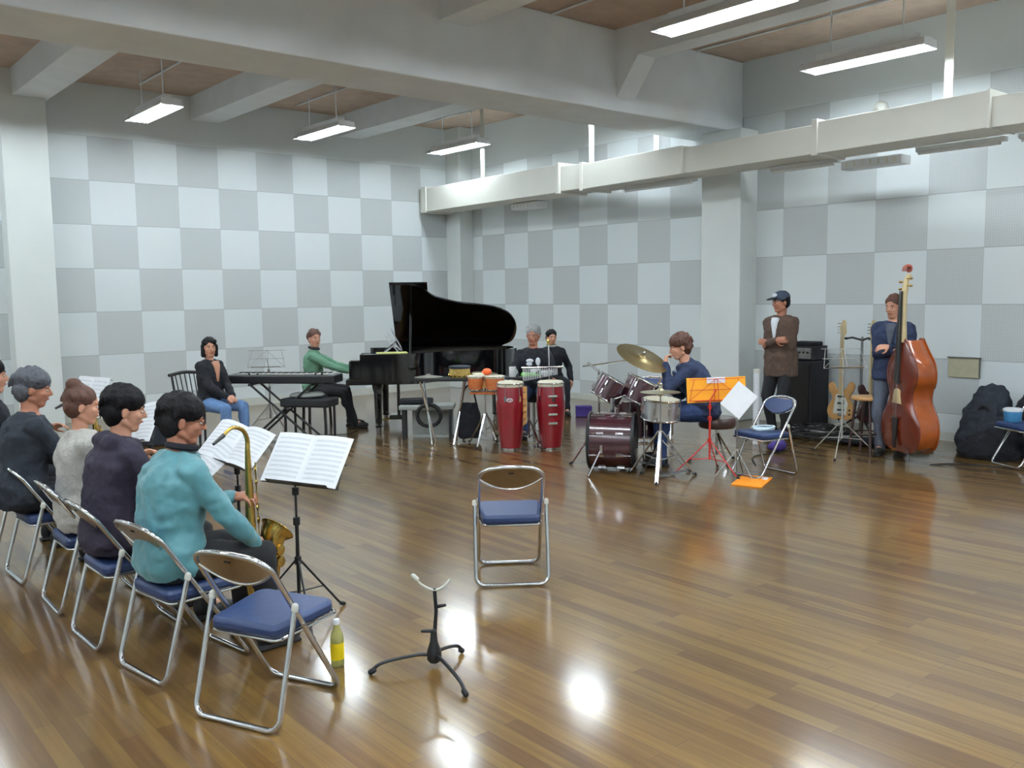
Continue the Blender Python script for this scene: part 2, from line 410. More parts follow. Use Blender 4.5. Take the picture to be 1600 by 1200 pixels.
# fluorescent fixtures
def make_light():
    t = thing('fluorescent_light', 'x', 'ceiling light', (0, 0, 0), 0, 'ceiling fluorescent lights')
    # gable-shaped reflector with opaque back, long axis y
    prof = [(-.15, -.012), (-.06, .07), (.06, .07), (.15, -.012), (.155, -.004), (.065, .085), (-.065, .085), (-.155, -.004)]
    Mx = Matrix(((1, 0, 0, 0), (0, 0, 1, 0), (0, 1, 0, 0), (0, 0, 0, 1)))
    mb = MB(); mb.prism(prof, -.68, .68, Mx); mb.box((0, -.68, .035), (.26, .006, .08)); mb.box((0, .68, .035), (.26, .006, .08)); mb.box((0, 0, .12), (.09, 1.1, .06)); mb.build('reflector', M_white, t, smooth=False)
    for s in (-1, 1): MB().tube([(s * .065, -.63, .016), (s * .065, .63, .016)], .016, 10).build('tube', M_tube, t)
    for y in (-.65, .65):
        for s in (-1, 1): MB().box((s * .065, y, .03), (.035, .03, .06)).build('lamp_holder', M_white, t, smooth=False)
    for y in (-.4, .4): MB().tube([(0, y, .14), (0, y, ZC - 4.1)], .008, 6).build('hanger_rod', M_beam, t)
    return t
LROWS = (12.15, 8.95, 5.05, 2.3, -.0, -2.8); LCOLS = (9.12, 6.67, 4.22, 1.77, -.68, -3.13)  # unseen rows from the viewer backwards are packed closer for added light
coln = {9.12: 'nearest the right wall', 6.67: 'second from the right wall', 4.22: 'third from the right wall', 1.77: 'fourth from the right wall', -.68: 'fifth from the right wall', -3.13: 'farthest from the right wall'}
rown = {12.15: 'lit fluorescent lamp in the row along the back wall', 8.95: 'lit fluorescent lamp behind the main beam', 5.05: 'lit fluorescent lamp in the nearer row before the main beam', 2.3: 'added unseen fluorescent lamp overhead in front of the viewer', -.0: 'added unseen fluorescent lamp directly above the viewer', -2.8: 'added unseen fluorescent lamp in the rear of the room'}
l0 = None
for y in LROWS:
    for x in LCOLS:
        lab = rown[y] + ', ' + coln[x]
        if l0 is None: l0 = make_light(); l0.location = (x, y, 4.1); l0['label'] = lab
        else: dup(l0, (x, y, 4.22 if y == 8.95 else 4.1), 0, lab)

# duct along the right wall
d = thing('air_duct', 'long cream rectangular air duct hung high along the right wall', 'duct', (9.3, 9, 3.2))
def dsec(x0, x1, ya, yb, z0, z1):
    mb = MB(); vs = []
    for (x, y) in ((x0, ya), (x1, yb), (x1 + .55, yb), (x0 + .55, ya)):
        vs += [(x - 9.3, y - 9, z0 - 3.2), (x - 9.3, y - 9, z1 - 3.2)]
    mb.add(vs, [(0, 2, 4, 6), (1, 7, 5, 3), (0, 1, 3, 2), (2, 3, 5, 4), (4, 5, 7, 6), (6, 7, 1, 0)])
    return mb.build('duct_section', M_duct, d, smooth=False, bevel=.006)
dsec(9.42, 9.30, 13.70, 9.95, 3.2, 3.61); dsec(9.31, 9.33, 9.95, 9.45, 3.215, 3.57)
dsec(9.30, 9.15, 9.45, 7.52, 3.2, 3.55); dsec(9.17, 9.10, 7.52, 5.58, 3.205, 3.52)
dsec(9.06, 8.95, 5.58, 3.72, 3.2, 3.54); dsec(8.98, 8.9, 3.72, -2., 3.2, 3.48)
def flange(x, y, z0, z1, th=.07):
    MB().box((x + .27 - 9.3, y - 9, (z0 + z1) / 2 - 3.2), (.60, th, z1 - z0)).build('duct_flange', M_duct, d, smooth=False, bevel=.005)
flange(9.42, 13.55, 3.18, 3.64, .14); flange(9.30, 9.93, 3.18, 3.63); flange(9.32, 9.45, 3.18, 3.58); flange(9.15, 7.50, 3.2, 3.545, .03); flange(9.07, 5.58, 3.18, 3.57); flange(8.96, 3.72, 3.19, 3.55, .03)
for (y, x) in ((11.8, 9.36), (9.25, 9.3), (8.5, 9.82), (4.4, 9.6)):
    zt = (ZC if not 7.4 < y < 8.26 else 3.81)
    MB().box((x + .01 - 9.3, y - 9, (3.55 + zt) / 2 - 3.2), (.012, .09, zt - 3.55)).build('hanger_strap', M_duct, d, smooth=False)
# vents and battens under the duct
for i, (y, ln, lab) in enumerate(((11.25, .65, 'white box vent under the duct near the room corner'), (5.32, .72, 'white box vent under the duct right of the pier'))):
    t = thing('ceiling_vent', lab, 'vent', (9.88, y, 3.12), 0, 'box vents under the duct')
    MB().box((0, 0, .02), (.22, ln, .10)).build('vent_body', M_white, t, smooth=False, bevel=.01)
    mb = MB()
    for k in range(7): mb.box((-.113, -ln * .4 + ln * .8 * k / 6, .02), (.006, .02, .06))
    mb.build('grille', M_duct, t, smooth=False)
for i, (ya, yb, lab) in enumerate(((7.9, 9.15, 'unlit white lamp batten under the duct left of the pier'), (5.8, 6.7, 'unlit white lamp batten under the duct just right of the pier'), (3.95, 4.85, 'unlit white lamp batten under the duct at the right'), (2.7, 3.8, 'unlit white lamp batten under the duct at the right picture edge'))):
    t = thing('lamp_batten', lab, 'lamp', (9.60, (ya + yb) / 2 * .97, 3.17), 0, 'unlit battens under the duct')
    L = yb - ya
    MB().box((.02, 0, .01), (.07, L, .05)).build('batten_body', M_white, t, smooth=False, bevel=.006)
    MB().tube([(-.02, -L / 2 + .04, -.03), (-.02, L / 2 - .04, -.03)], .02, 10).build('tube', M_white, t)
sd = thing('wall_lamp_dome', 'small cream dome on the wall above the duct', 'dome', (10.3, 5.49, 3.81))
MB().lathe([(.09, 0), (.09, .03), (.06, .07), (0, .085)], 24, Matrix.Rotation(-PI / 2, 4, 'Y')).build('dome', M_cap, sd)
nb = thing('wall_notice', 'small beige board fixed low on the right wall', 'board', (10.3, 4.44, .84))
MB().box((-.008, 0, 0), (.016, .34, .22)).build('board', M_notice, nb, smooth=False, bevel=.004)
MB().box((-.014, 0, .112), (.03, .36, .014)).build('top_ledge', M_steel, nb, smooth=False)
MB().box((-.014, -.172, 0), (.02, .012, .22)).build('side_edge', M_steel, nb, smooth=False)

# ================================================================== FOLDING CHAIRS
def make_chair(label, seatm=M_blue):
    t = thing('folding_chair', label, 'chair')
    W = .215
    def U(xa, za, xb, zb, wy, rc=.05, r=.0115):
        # open U: top (xa,za) left -> floor bar (xb,zb) -> top right
        p = []; d = (V((xb, 0, zb)) - V((xa, 0, za))).normalized()
        A = V((xa, wy, za)); B = V((xb, wy, zb)); p += [A, A.lerp(B, .5)]
        for k in range(6):
            a = PI / 2 * k / 5; p.append(B - d * rc * (1 - math.sin(a)) - V((0, rc * (1 - math.cos(a)), 0)))
        q = [V((v.x, -v.y, v.z)) for v in reversed(p)]
        return p + q
    # rear legs: floor bar at the back, caps beside the seat
    MB().tube(U(-.085, .475, -.215, .013, W), .0118, 10).build('rear_leg_frame', M_chrome, t)
    for s in (-1, 1):
        MB().capsule((-.086, s * W, .47), (-.083, s * W, .483), .0145, .0145).build('leg_cap', M_cap, t)
    # back-and-front loop: from front floor bar up to the rounded top of the backrest
    pts = []
    x0, z0, x1, z1 = .235, .013, -.225, .715
    dd = V((x1 - x0, 0, z1 - z0)).normalized(); wy = W - .024; rc = .085
    top = []
    B = V((x1, wy, z1)); 
    top += [V((x0, wy, z0)) + dd * .05]
    top += [V((x0, wy, z0)).lerp(B, .5)]
    for k in range(8):
        a = PI / 2 * k / 7; top.append(B - dd * rc * (1 - math.sin(a)) - V((0, rc * 1.3 * (1 - math.cos(a)), 0)) + V((-.012, 0, 0)) * math.sin(a))
    mid = [V((x1 - .022, .05, z1 + .006)), V((x1 - .022, -.05, z1 + .006))]
    lp = top + mid + [V((v.x, -v.y, v.z)) for v in reversed(top)]
    bot = []
    for k in range(6):
        a = PI / 2 * k / 5; bot.append(V((x0, -wy, z0)) + dd * .05 * (1 - math.sin(a)) + V((0, .05 * (1 - math.cos(a)), 0)))
    lp += bot[1:] + [V((v.x, -v.y, v.z)) for v in reversed(bot[1:])]
    MB().tube(lp, .0118, 10, closed=True).build('back_frame', M_chrome, t)
    # curved backrest: blue pad towards the sitter, metal sheet on the back
    def sheet(off, th, m, name, inset=0):
        vs = []; fs = []; n = 14
        for i in range(n + 1):
            y = (-1 + 2 * i / n) * (wy - .004 - inset); q = y / wy
            ztop = z1 - .004 - inset * .5 - .085 * max(0, (abs(q) - .55) / .45) ** 2
            zbot = z1 - .145 + .075 * q * q + inset * .5
            zbot = min(zbot, ztop - .004)
            for z in (zbot, ztop):
                xx = x1 + (z1 - z) * (-dd.x / dd.z) * -1 * -1
                xc = x0 + (z - z0) * dd.x / dd.z - .014 * (1 - q * q)
                for o in (0, 1): vs.append(V((xc + off + o * th, y, z)))
        for i in range(n):
            a = i * 4; b = a + 4
            fs += [(a, b, b + 2, a + 2), (a + 1, a + 3, b + 3, b + 1), (a, a + 1, b + 1, b), (a + 2, b + 2, b + 3, a + 3)]
        fs += [(0, 2, 3, 1), (n * 4, n * 4 + 1, n * 4 + 3, n * 4 + 2)]
        return MB().add(vs, fs).build(name, m, t, bevel=.003)
    sheet(-.004, .004, M_backplate, 'back_plate')
    sheet(.002, .018, seatm, 'back_pad', .012)
    lo = []
    for i in range(15):
        q = -1 + 2 * i / 14; z = z1 - .145 + .075 * q * q
        lo.append(V((x0 + (z - z0) * dd.x / dd.z - .014 * (1 - q * q) - .004, q * wy, z)))
    MB().tube(lo, .0075, 8).build('lower_back_rail', M_chrome, t)
    zz = z1 - .035; MB().box((x0 + (zz - z0) * dd.x / dd.z - .02, 0, zz), (.004, .03, .008)).build('grip_slot', M_rubber, t, smooth=False)
    # padded seat, wider in front
    poly = []
    for (x, y, r) in ((-.145, -.172, .035), (.225, -.20, .05), (.225, .20, .05), (-.145, .172, .035)):
        sx = 1 if x > 0 else -1; sy = 1 if y > 0 else -1
        a0 = {(-1, -1): PI, (1, -1): 1.5 * PI, (1, 1): 0, (-1, 1): .5 * PI}[(sx, sy)]
        for k in range(6):
            a = a0 + PI / 2 * k / 5; poly.append((x - sx * r + r * math.cos(a), y - sy * r + r * math.sin(a)))
    Rt = Matrix.Rotation(-.03, 4, 'Y')
    MB().prism(poly, .362, .418, Rt).build('seat', seatm, t, bevel=.018)
    rail = [V((x * 1.0, y * 1.01,   .358 + x * .03)) for x, y in poly]
    MB().tube(rail, .008, 8, closed=True).build('seat_rail', M_chrome, t)
    for s in (-1, 1):
        MB().bar((-.02, s * (W - .012), .385), (.10, s * (W - .03), .36), .014, .004).build('hinge_plate', M_steel, t, smooth=False)
    return t
CH = make_chair('empty blue folding chair in the left foreground, nearest of the row')
CH.location = (1.39 + .215 * .905, 3.41 + .215 * .425, 0); CH.rotation_euler = (0, 0, math.radians(25)); CH['group'] = 'folding chairs of the player row'
dup(CH, (1.27 + .21, 4.17 + .03, 0), math.radians(9), 'blue folding chair the teal-jacketed saxophonist sits on', 'folding chairs of the player row')
dup(CH, (1.19 + .215, 4.79, 0), math.radians(2), 'blue folding chair the dark hooded player sits on', 'folding chairs of the player row')
dup(CH, (1.195 + .215, 5.46, 0), math.radians(-1), 'blue folding chair under the player with the hair bun', 'folding chairs of the player row')
dup(CH, (1.16 + .215, 6.2, 0), math.radians(2), 'blue folding chair under the grey-haired player', 'folding chairs of the player row')
dup(CH, (1.14 + .215, 6.93, 0), math.radians(1), 'blue folding chair farthest along the row, at the left picture edge', 'folding chairs of the player row')
dup(CH, (3.345 + .13, 3.995 + .17, 0), math.atan2(.33, .25), 'empty blue folding chair standing alone mid-floor, seen from behind', 'single folding chairs')
dup(CH, (7.2, 4.9, 0), math.radians(169), 'blue folding chair facing the viewer beside the yellow music stand', 'single folding chairs')
dup(CH, (8.0, 6.95, 0), math.radians(-140), 'blue folding chair half hidden behind the drum kit', 'single folding chairs')
dup(CH, (9.36, 3.42, 0), math.radians(150), 'folding chair before the dark bags at the right edge', 'single folding chairs')

# ================================================================== PEOPLE
def ik(a, b, l1, l2, pole):
    a, b = V(a), V(b); d = b - a; L = d.length
    if L > (l1 + l2) * .995: b = a + d.normalized() * (l1 + l2) * .995; d = b - a; L = d.length
    x = d.normalized(); c = (l1 * l1 - l2 * l2 + L * L) / (2 * L); h = math.sqrt(max(1e-6, l1 * l1 - c * c))
    p = V(pole) - x * V(pole).dot(x); p = p.normalized() if p.length > 1e-6 else x.orthogonal().normalized()
    return a + x * c + p * h, b
def hand(mb, w_, fd, pn, side, curl=.5, sc=1.):
    """palm + five separate fingers; fd = finger direction, pn = palm normal (towards the gripped thing), side=+1 left hand"""
    fd = V(fd).normalized(); pn = V(pn); pn = (pn - fd * pn.dot(fd)).normalized(); sd = fd.cross(pn) * side   # sd points to the thumb side
    R = Matrix((fd, sd, pn)).transposed(); w_ = V(w_)
    mb.ell(w_ + fd * .045 * sc, (.052 * sc, .042 * sc, .017 * sc), R, 12, 8)
    mb.capsule(w_ - fd * .02, w_ + fd * .02, .024 * sc, .026 * sc, 10, 3)
    for i, (o, L) in enumerate(((.031, .072), (.0105, .080), (-.0105, .074), (-.031, .058))):
        p = w_ + fd * (.085 - abs(o) * .25) * sc + sd * o * sc; dr = (fd + sd * o * 2.5).normalized(); a = .25 * curl; r = .0088
        for k, fr in enumerate((.42, .32, .26)):
            a += curl * .75; q = p + (dr * math.cos(a) + pn * math.sin(a)) * L * fr * sc
            mb.capsule(p, q, r * sc, (r - .0008) * sc, 8, 3); p = q; r -= .0008
    p = w_ + fd * .02 * sc + sd * .034 * sc; q = p + (fd * .5 + sd * .75 + pn * .35).normalized() * .036 * sc
    mb.capsule(p, q, .0115 * sc, .0105 * sc, 8, 3); q2 = q + (fd * .8 + sd * .15 + pn * (.3 + .3 * curl)).normalized() * .032 * sc; mb.capsule(q, q2, .0105 * sc, .009 * sc, 8, 3)
def person(label, loc, yaw, sit=True, hipz=None, lean=.1, side=0., s=1., hyaw=0., hpitch=0., lh=None, rh=None, lf=None, rf=None,
           skin=M_skin, hairm=M_hair, top=M_darkcoat, bottom=M_blacktr, shoem=M_rubber, hair='short', vox=.0065, female=False,
           sleeve=1., jacket=0., hood=False, collar=None, cap=None, glasses=False, curl=.5, lpole=(-.6, .6, -.6), rpole=(-.6, -.6, -.6), inner=None, lfd=None, rfd=None, lpn=None, rpn=None, hunch=.0, fat=1., parts=None):
    t = thing('person', label, 'person', loc, yaw)
    hz = hipz if hipz else (.51 if sit else .93 * s)
    P = V((0, 0, hz)); up = V((math.sin(lean), math.sin(side), math.cos(lean))).normalized()
    up2 = V((math.sin(lean + hunch), math.sin(side), math.cos(lean + hunch))).normalized()
    mid = P + up * .24 * s; nk = mid + up2 * .25 * s; hc = nk + (up2 * .35 + V((.1, 0, .65))).normalized() * .165 * s
    sw = (.140 if female else .160) * s; fw = V((math.cos(lean), 0, -math.sin(lean))); fw2 = V((math.cos(lean + hunch), 0, -math.sin(lean + hunch)))
    shL = nk - up2 * .068 * s + V((0, sw, 0)); shR = nk - up2 * .068 * s + V((0, -sw, 0))
    hL = P + V((0, .09 * s, -.03)); hR = P + V((0, -.09 * s, -.03))
    lh = V(lh) if lh else (V((.36, .12, hz + .12)) if sit else shL + V((.02, .06, -.52 * s)))
    rh = V(rh) if rh else (V((.36, -.12, hz + .12)) if sit else shR + V((.02, -.06, -.52 * s)))
    lf = V(lf) if lf else (V((.42, .13, .09)) if sit else V((.0, .10, .09)))
    rf = V(rf) if rf else (V((.42, -.13, .09)) if sit else V((.0, -.10, .09)))
    eL, lh = ik(shL, lh, .28 * s, .255 * s, lpole); eR, rh = ik(shR, rh, .28 * s, .255 * s, rpole)
    kL, lf = ik(hL, lf, .43 * s, .415 * s, (1, .15, .6) if sit else (1, .05, 0)); kR, rf = ik(hR, rf, .43 * s, .415 * s, (1, -.15, .6) if sit else (1, -.05, 0))
    f = fat * s
    def torso(m, g, low=0., cap_=True):
        fm = .88 if female else 1.
        rg = [(P - V((0, 0, .10 + low)), .10 * f + g, .13 * f + g), (P - V((0, 0, .05 + low * .6)), .122 * f + g, .165 * f + g), (P + up * .04, .122 * f + g, .165 * f + g), (P + up * .13 * s, .108 * f + g, .142 * f * fm + g),
              (P + up * .20 * s, .108 * f + g, .140 * f * fm + g), (mid + up2 * .04 * s, .116 * f + g, .152 * f * fm + g), (mid + up2 * .11 * s, .120 * f + g, .162 * f * fm + g), (mid + up2 * .165 * s, .108 * f + g, .152 * s * fm + g),
              (mid + up2 * .205 * s, .085 * f + g, .118 * s * fm + g), (mid + up2 * .235 * s, .066 * f + g, .085 * s + g), (mid + up2 * .262 * s, .056 * f + g * .8, .060 * s + g * .8)]
        if low: rg = [(P - V((0, 0, low + .06)), .122 * f + g, .168 * f + g)] + rg[2:]
        m.loft(rg, fw)
        if female:
            for q in (-1, 1): m.ell(mid + up2 * .07 * s + fw2 * .072 * s + V((0, q * .058, 0)), (.048 + g, .052 + g, .055 + g))
        for q, sh in ((1, shL), (-1, shR)):
            m.capsule(sh, nk - up2 * .025 * s + V((0, q * .02, 0)), .047 * s + g, .040 * s + g * .6)
    def arm(m, g, fr=1., only=None):
        for nme, sh, e, h in (('l', shL, eL, lh), ('r', shR, eR, rh)):
            m.capsule(sh, e, .05 * s + g, .038 * s + g)
            m.capsule(e, e.lerp(h, fr), .038 * s + g, (.038 + (.026 - .038) * fr) * s + g * .8)
    def leg(m, g, fr=1.):
        for h, k, a in ((hL, kL, lf), (hR, kR, rf)):
            m.capsule(h, k, .083 * f + g, .055 * s + g); m.capsule(k, a, .055 * s + g, .038 * s + g); m.ell(k.lerp(a, .3) - V((.015, 0, 0)), (.05 * s + g, .045 * s + g, .09 * s))
    # head
    H = Matrix.Rotation(hyaw, 3, 'Z') @ Matrix.Rotation(hpitch, 3, 'Y')
    def hp(x, y, z): return hc + H @ V((x * s, y * s, z * s))
    body = MB(); torso(body, 0); arm(body, 0); leg(body, 0)
    body.capsule(nk - up2 * .03, hc + H @ V((-.025, 0, -.04)), .055 * s if not female else .046 * s, .05 * s if not female else .044 * s)
    body.ell(hp(-.012, 0, .025), (.094 * s, .074 * s, .092 * s), H); body.ell(hp(.022, 0, -.03), (.066 * s, .06 * s, .082 * s), H)
    body.capsule(hp(.048, -.015, -.092), hp(.048, .015, -.092), .026 * s); body.capsule(hp(-.01, -.05, -.06), hp(.04, -.02, -.09), .02 * s); body.capsule(hp(-.01, .05, -.06), hp(.04, .02, -.09), .02 * s)
    body.capsule(hp(.084, 0, .008), hp(.1, 0, -.026), .008 * s, .0125 * s); body.ell(hp(.094, 0, -.03), (.011 * s, .017 * s, .009 * s), H)
    body.capsule(hp(.078, -.035, .02), hp(.078, .035, .02), .009 * s)
    for q in (-1, 1):
        body.ell(hp(.055, q * .038, -.025), (.024 * s, .02 * s, .022 * s), H); body.ell(hp(-.012, q * .076, -.012), (.018 * s, .009 * s, .031 * s), H)
    body.capsule(hp(.081, -.016, -.058), hp(.081, .016, -.058), .0075 * s)
    fdl = V(lfd) if lfd else (lh - eL).normalized(); fdr = V(rfd) if rfd else (rh - eR).normalized()
    hand(body, lh, fdl, V(lpn) if lpn else (V((0, -.5, -.8))), 1, curl, s); hand(body, rh, fdr, V(rpn) if rpn else (V((0, .5, -.8))), -1, curl, s)
    for a in (lf, rf): body.capsule(a, a + V((.11, 0, -.045)), .034 * s, .025 * s)
    body.build('body', skin, t, remesh=vox, relax=2)
    cv = max(vox, .009)
    # garments
    sh = MB(); torso(sh, .015 + (.007 if jacket else 0), low=(jacket * .09 if (jacket and not sit) else 0)); arm(sh, .013 + (.005 if jacket else 0), .95 * sleeve)
    if hood: sh.capsule(nk + V((-.075, -.075, .0)), nk + V((-.075, .075, .0)), .05); sh.capsule(nk + V((-.06, -.08, .0)), nk + V((.04, -.06, -.03)), .03); sh.capsule(nk + V((-.06, .08, .0)), nk + V((.04, .06, -.03)), .03)
    sh.build('hooded_jacket' if hood else ('jacket' if jacket else 'shirt'), top, t, remesh=cv, relax=5, wob=.034)
    if collar:
        cl = MB(); ring = [nk + up2 * .035 + V((math.cos(a) * .064 * s + .004, math.sin(a) * .07 * s, .012 * math.sin(a + PI / 2) * -1)) for a in [2 * PI * k / 18 for k in range(18)]]
        cl.tube(ring, .017, 8, closed=True); cl.build('collar', collar, t)
    if inner:
        # visible shirt front inside an open jacket
        mi = MB(); c0 = mid + up2 * .10 * s + fw2 * (.122 * f + (.012 if jacket else 0))
        mi.loft([(c0 - up2 * .10, .02, .010), (c0 - up2 * .02, .022, .026), (c0 + up2 * .08, .02, .044), (c0 + up2 * .135 - fw2 * .03, .03, .052)], fw2); mi.build('shirt_front', inner, t, remesh=.008, relax=3)
    tr = MB(); leg(tr, .014); tr.ell(P + up * .0, (.132 * f, .172 * f, .11 * s)); [tr.capsule(k_.lerp(a_, .7), a_ - V((0, 0, .025)), .058 * s, .056 * s) for k_, a_ in ((kL, lf), (kR, rf))]; tr.build('trousers', bottom, t, remesh=cv, relax=4, wob=.018)
    for a in (lf, rf):
        m = MB(); m.ell(a + V((.055, 0, -.045)), (.13 * s, .047 * s, .042 * s)); m.ell(a + V((-.02, 0, -.02)), (.055 * s, .043 * s, .055 * s)); m.box(a + V((.045, 0, -.08)), (.25 * s, .08 * s, .018))
        m.build('shoe', shoem, t, remesh=.009, relax=2)
    # hair
    h = MB()
    h.ell(hp(-.022, 0, .048), (.098 * s, .086 * s, .088 * s), H); h.ell(hp(-.048, 0, .0), (.07 * s, .08 * s, .085 * s), H)
    if hair == 'thick': h.ell(hp(-.02, 0, .055), (.112 * s, .094 * s, .088 * s), H); h.ell(hp(-.055, 0, -.01), (.068 * s, .085 * s, .09 * s), H)
    if hair in ('bob', 'long'):
        for q in (-1, 1): h.capsule(hp(-.02, q * .075, .02), hp(-.01, q * .078, -.09), .03 * s, .028 * s)
        h.capsule(hp(-.06, 0, .0), hp(-.06, 0, -.1), .07 * s, .06 * s); h.ell(hp(.03, .035, .078), (.055 * s, .05 * s, .032 * s), H)
    rg_ = random.Random(len(label))
    for _ in range(0 if cap else (46 if hair != 'bun' else 24)):
        az = rg_.uniform(.55, 2 * PI - .55); el = rg_.uniform(-.5 if abs(az - PI) < 1.5 else .25, 1.4)
        d0 = V((math.cos(az) * math.cos(el) * .098, math.sin(az) * math.cos(el) * .084, math.sin(el) * .09))
        a_ = V((-.024, 0, .04)) + d0 * (1.0 if hair != 'thick' else 1.1); b_ = a_ + V((d0.x * .12, d0.y * .12, -.028 + .014 * math.sin(el)))
        h.capsule(hp(*a_), hp(*b_), .014 * s, .007 * s, 8, 3)
    if hair == 'bun': h.ell(hp(-.06, .0, .13), (.045 * s, .048 * s, .042 * s), H)
    h.build('hair', hairm, t, remesh=.007, relax=2, wob=.012)
    for q in (-1, 1):
        e = MB(); e.use(M_eye).ell(hp(.079, q * .031, -.001), (.0075 * s, .0125 * s, .0055 * s), H, 12, 8); e.use(M_iris).ell(hp(.0835, q * .031, -.001), (.0045 * s, .0068 * s, .0056 * s), H, 10, 6)
        e.build('eye', M_eye, t)
        MB().capsule(hp(.088, q * .018, .026), hp(.082, q * .046, .024), .0042 * s, .003 * s, 8, 3).build('eyebrow', hairm, t)
    MB().capsule(hp(.0865, -.016, -.058), hp(.0865, .016, -.058), .0052 * s, None, 8, 3).build('lips', M_lip, t)
    if glasses:
        g = MB()
        for q in (-1, 1):
            g.tube([hp(.094, q * .032 + .021 * math.cos(a), .002 + .016 * math.sin(a)) for a in [2 * PI * k / 14 for k in range(14)]], .0016, 6, closed=True)
            g.tube([hp(.094, q * .053, .006), hp(-.01, q * .078, .006)], .0016, 6)
        g.tube([hp(.096, -.011, .004), hp(.096, .011, .004)], .0016, 6); g.build('glasses', M_lensgl, t)
    if cap:
        c = MB(); c.ell(hp(-.012, 0, .058), (.105 * s, .09 * s, .078 * s), H); cc = c.build('cap', cap[0], t, remesh=.008, relax=3)
        c = MB(); c.ell(hp(.105, 0, .052), (.075 * s, .068 * s, .010 * s), H @ Matrix.Rotation(.18, 3, 'Y')); c.build('cap_brim', cap[1], t)
        c = MB(); c.ell(hp(.065, 0, .082), (.03 * s, .045 * s, .028 * s), H); c.build('cap_badge', M_whitecloth, t)
    return t, dict(P=P, nk=nk, hc=hc, hp=hp, lh=lh, rh=rh, mid=mid, fw=fw2, up=up2, f=f)

# --- players in the left row
person('person in a teal jacket with short black hair playing a saxophone', (1.43, 4.2, 0), math.radians(2), hipz=.54, lean=.10, s=.95, hyaw=-.35, hpitch=.18,
       lh=(.355, .045, .74), rh=(.36, -.15, .545), top=M_teal, bottom=M_blacktr, skin=M_skin2, hair='thick', vox=.0045, jacket=1, collar=M_blackcloth, glasses=True,
       curl=.8, lpole=(-.3, .8, -.5), rpole=(-.35, -.9, -.2), hunch=.12, fat=1.12, lfd=(.35, -.6, .1), rfd=(.5, .35, -.2), lpn=(.3, 0, -.8), rpn=(.2, .7, -.4))
person('person with thick black hair in a dark plum hooded jacket, seated', (1.36, 4.82, 0), math.radians(2), hipz=.54, lean=.10, s=.95, hyaw=-.25, hpitch=.15,
       lh=(.36, .08, .80), rh=(.37, -.08, .66), top=M_plum, bottom=M_blacktr, hair='thick', vox=.006, jacket=1, hood=True, rpole=(-.5, -.9, -.3), hunch=.12, fat=1.1)
person('person with brown hair in a bun wearing a pale knit top', (1.36, 5.42, 0), math.radians(0), hipz=.54, lean=.08, s=.90, hyaw=-.25, hpitch=.1,
       lh=(.36, .06, .80), rh=(.36, -.06, .66), top=M_offwhite, bottom=M_darkcoat, hairm=M_hairbrown, hair='bun', female=True, vox=.006, jacket=1)
person('person with greying hair in a charcoal coat playing a saxophone', (1.22, 6.2, 0), math.radians(0), hipz=.55, lean=.14, s=.97, hyaw=-.3, hpitch=.15,
       lh=(.42, .04, .82), rh=(.42, -.07, .58), top=M_darkcoat, bottom=M_blackcloth, skin=M_skin2, hairm=M_hairgrey, hair='thick', jacket=1, vox=.007, hunch=.1, fat=1.1)
person('person with black hair behind the grey-haired player at the left edge', (1.16, 6.93, 0), math.radians(0), hipz=.55, lean=.1, s=1.02, hyaw=-.1,
       lh=(.42, .04, .82), rh=(.42, -.07, .6), top=M_blackcloth, bottom=M_blackcloth, hair='thick', jacket=1, vox=.008)
# --- the band
person('person with dark bobbed hair in a black cardigan and blue jeans', (4.06, 10.25, 0), math.radians(-72), hipz=.54, lean=.0, s=.93, hyaw=-.45, hpitch=.0,
       lh=(.33, .03, .60), rh=(.33, -.05, .60), top=M_blackcloth, bottom=M_jeans, hair='bob', female=True, jacket=.6, inner=M_skin, curl=.7, lfd=(.5, -.6, -.2), rfd=(.5, .6, -.2), lf=(.44, .10, .09), rf=(.40, -.12, .09))
person('person in a green jumper playing the grand piano', (5.62, 10.74, 0), math.radians(-36), hipz=.54, lean=.06, s=.97, hyaw=-1.0, hpitch=.0,
       lh=(.50, .20, .75), rh=(.50, -.22, .75), lf=(.48, .12, .09), rf=(.55, -.13, .09), top=M_green, bottom=M_blacktr, hairm=M_hairbrown, female=True, collar=M_blackcloth, curl=.5, lpn=(0, 0, -1), rpn=(0, 0, -1))
pm, J = person('person with silver hair in a black printed sweatshirt behind the congas', (7.38, 8.36, 0), math.radians(-130), hipz=.55, lean=.04, s=1.02, hyaw=-.25, hpitch=.12,
       lh=(.42, .20, .72), rh=(.44, -.2, .72), top=M_blackcloth, bottom=M_denim2, skin=M_skin2, hairm=M_hairgrey2, fat=1.15, lpn=(0, 0, -1), rpn=(0, 0, -1), vox=.007)
pr = MB()
for (y, z, a, b) in ((.055, .11, .03, .05), (.05, .03, .035, .03), (-.045, .12, .045, .026), (-.05, .08, .04, .022), (.0, .0, .04, .03)):
    pr.ell(J['mid'] + J['up'] * z + J['fw'] * (.128 * J['f'] + .002) + V((0, y, 0)), (.012, a, b))
pr.build('shirt_print', M_whitecloth, pm)
person('young person in black clothes seated by the wall behind the congas', (8.85, 9.62, 0), math.radians(-122), hipz=.50, lean=.0, s=.90, hyaw=.15,
       lh=(.10, .26, .48), rh=(.30, -.10, .60), top=M_blackcloth, bottom=M_blackcloth, hairm=M_hair, jacket=1, collar=M_greybox, vox=.008)
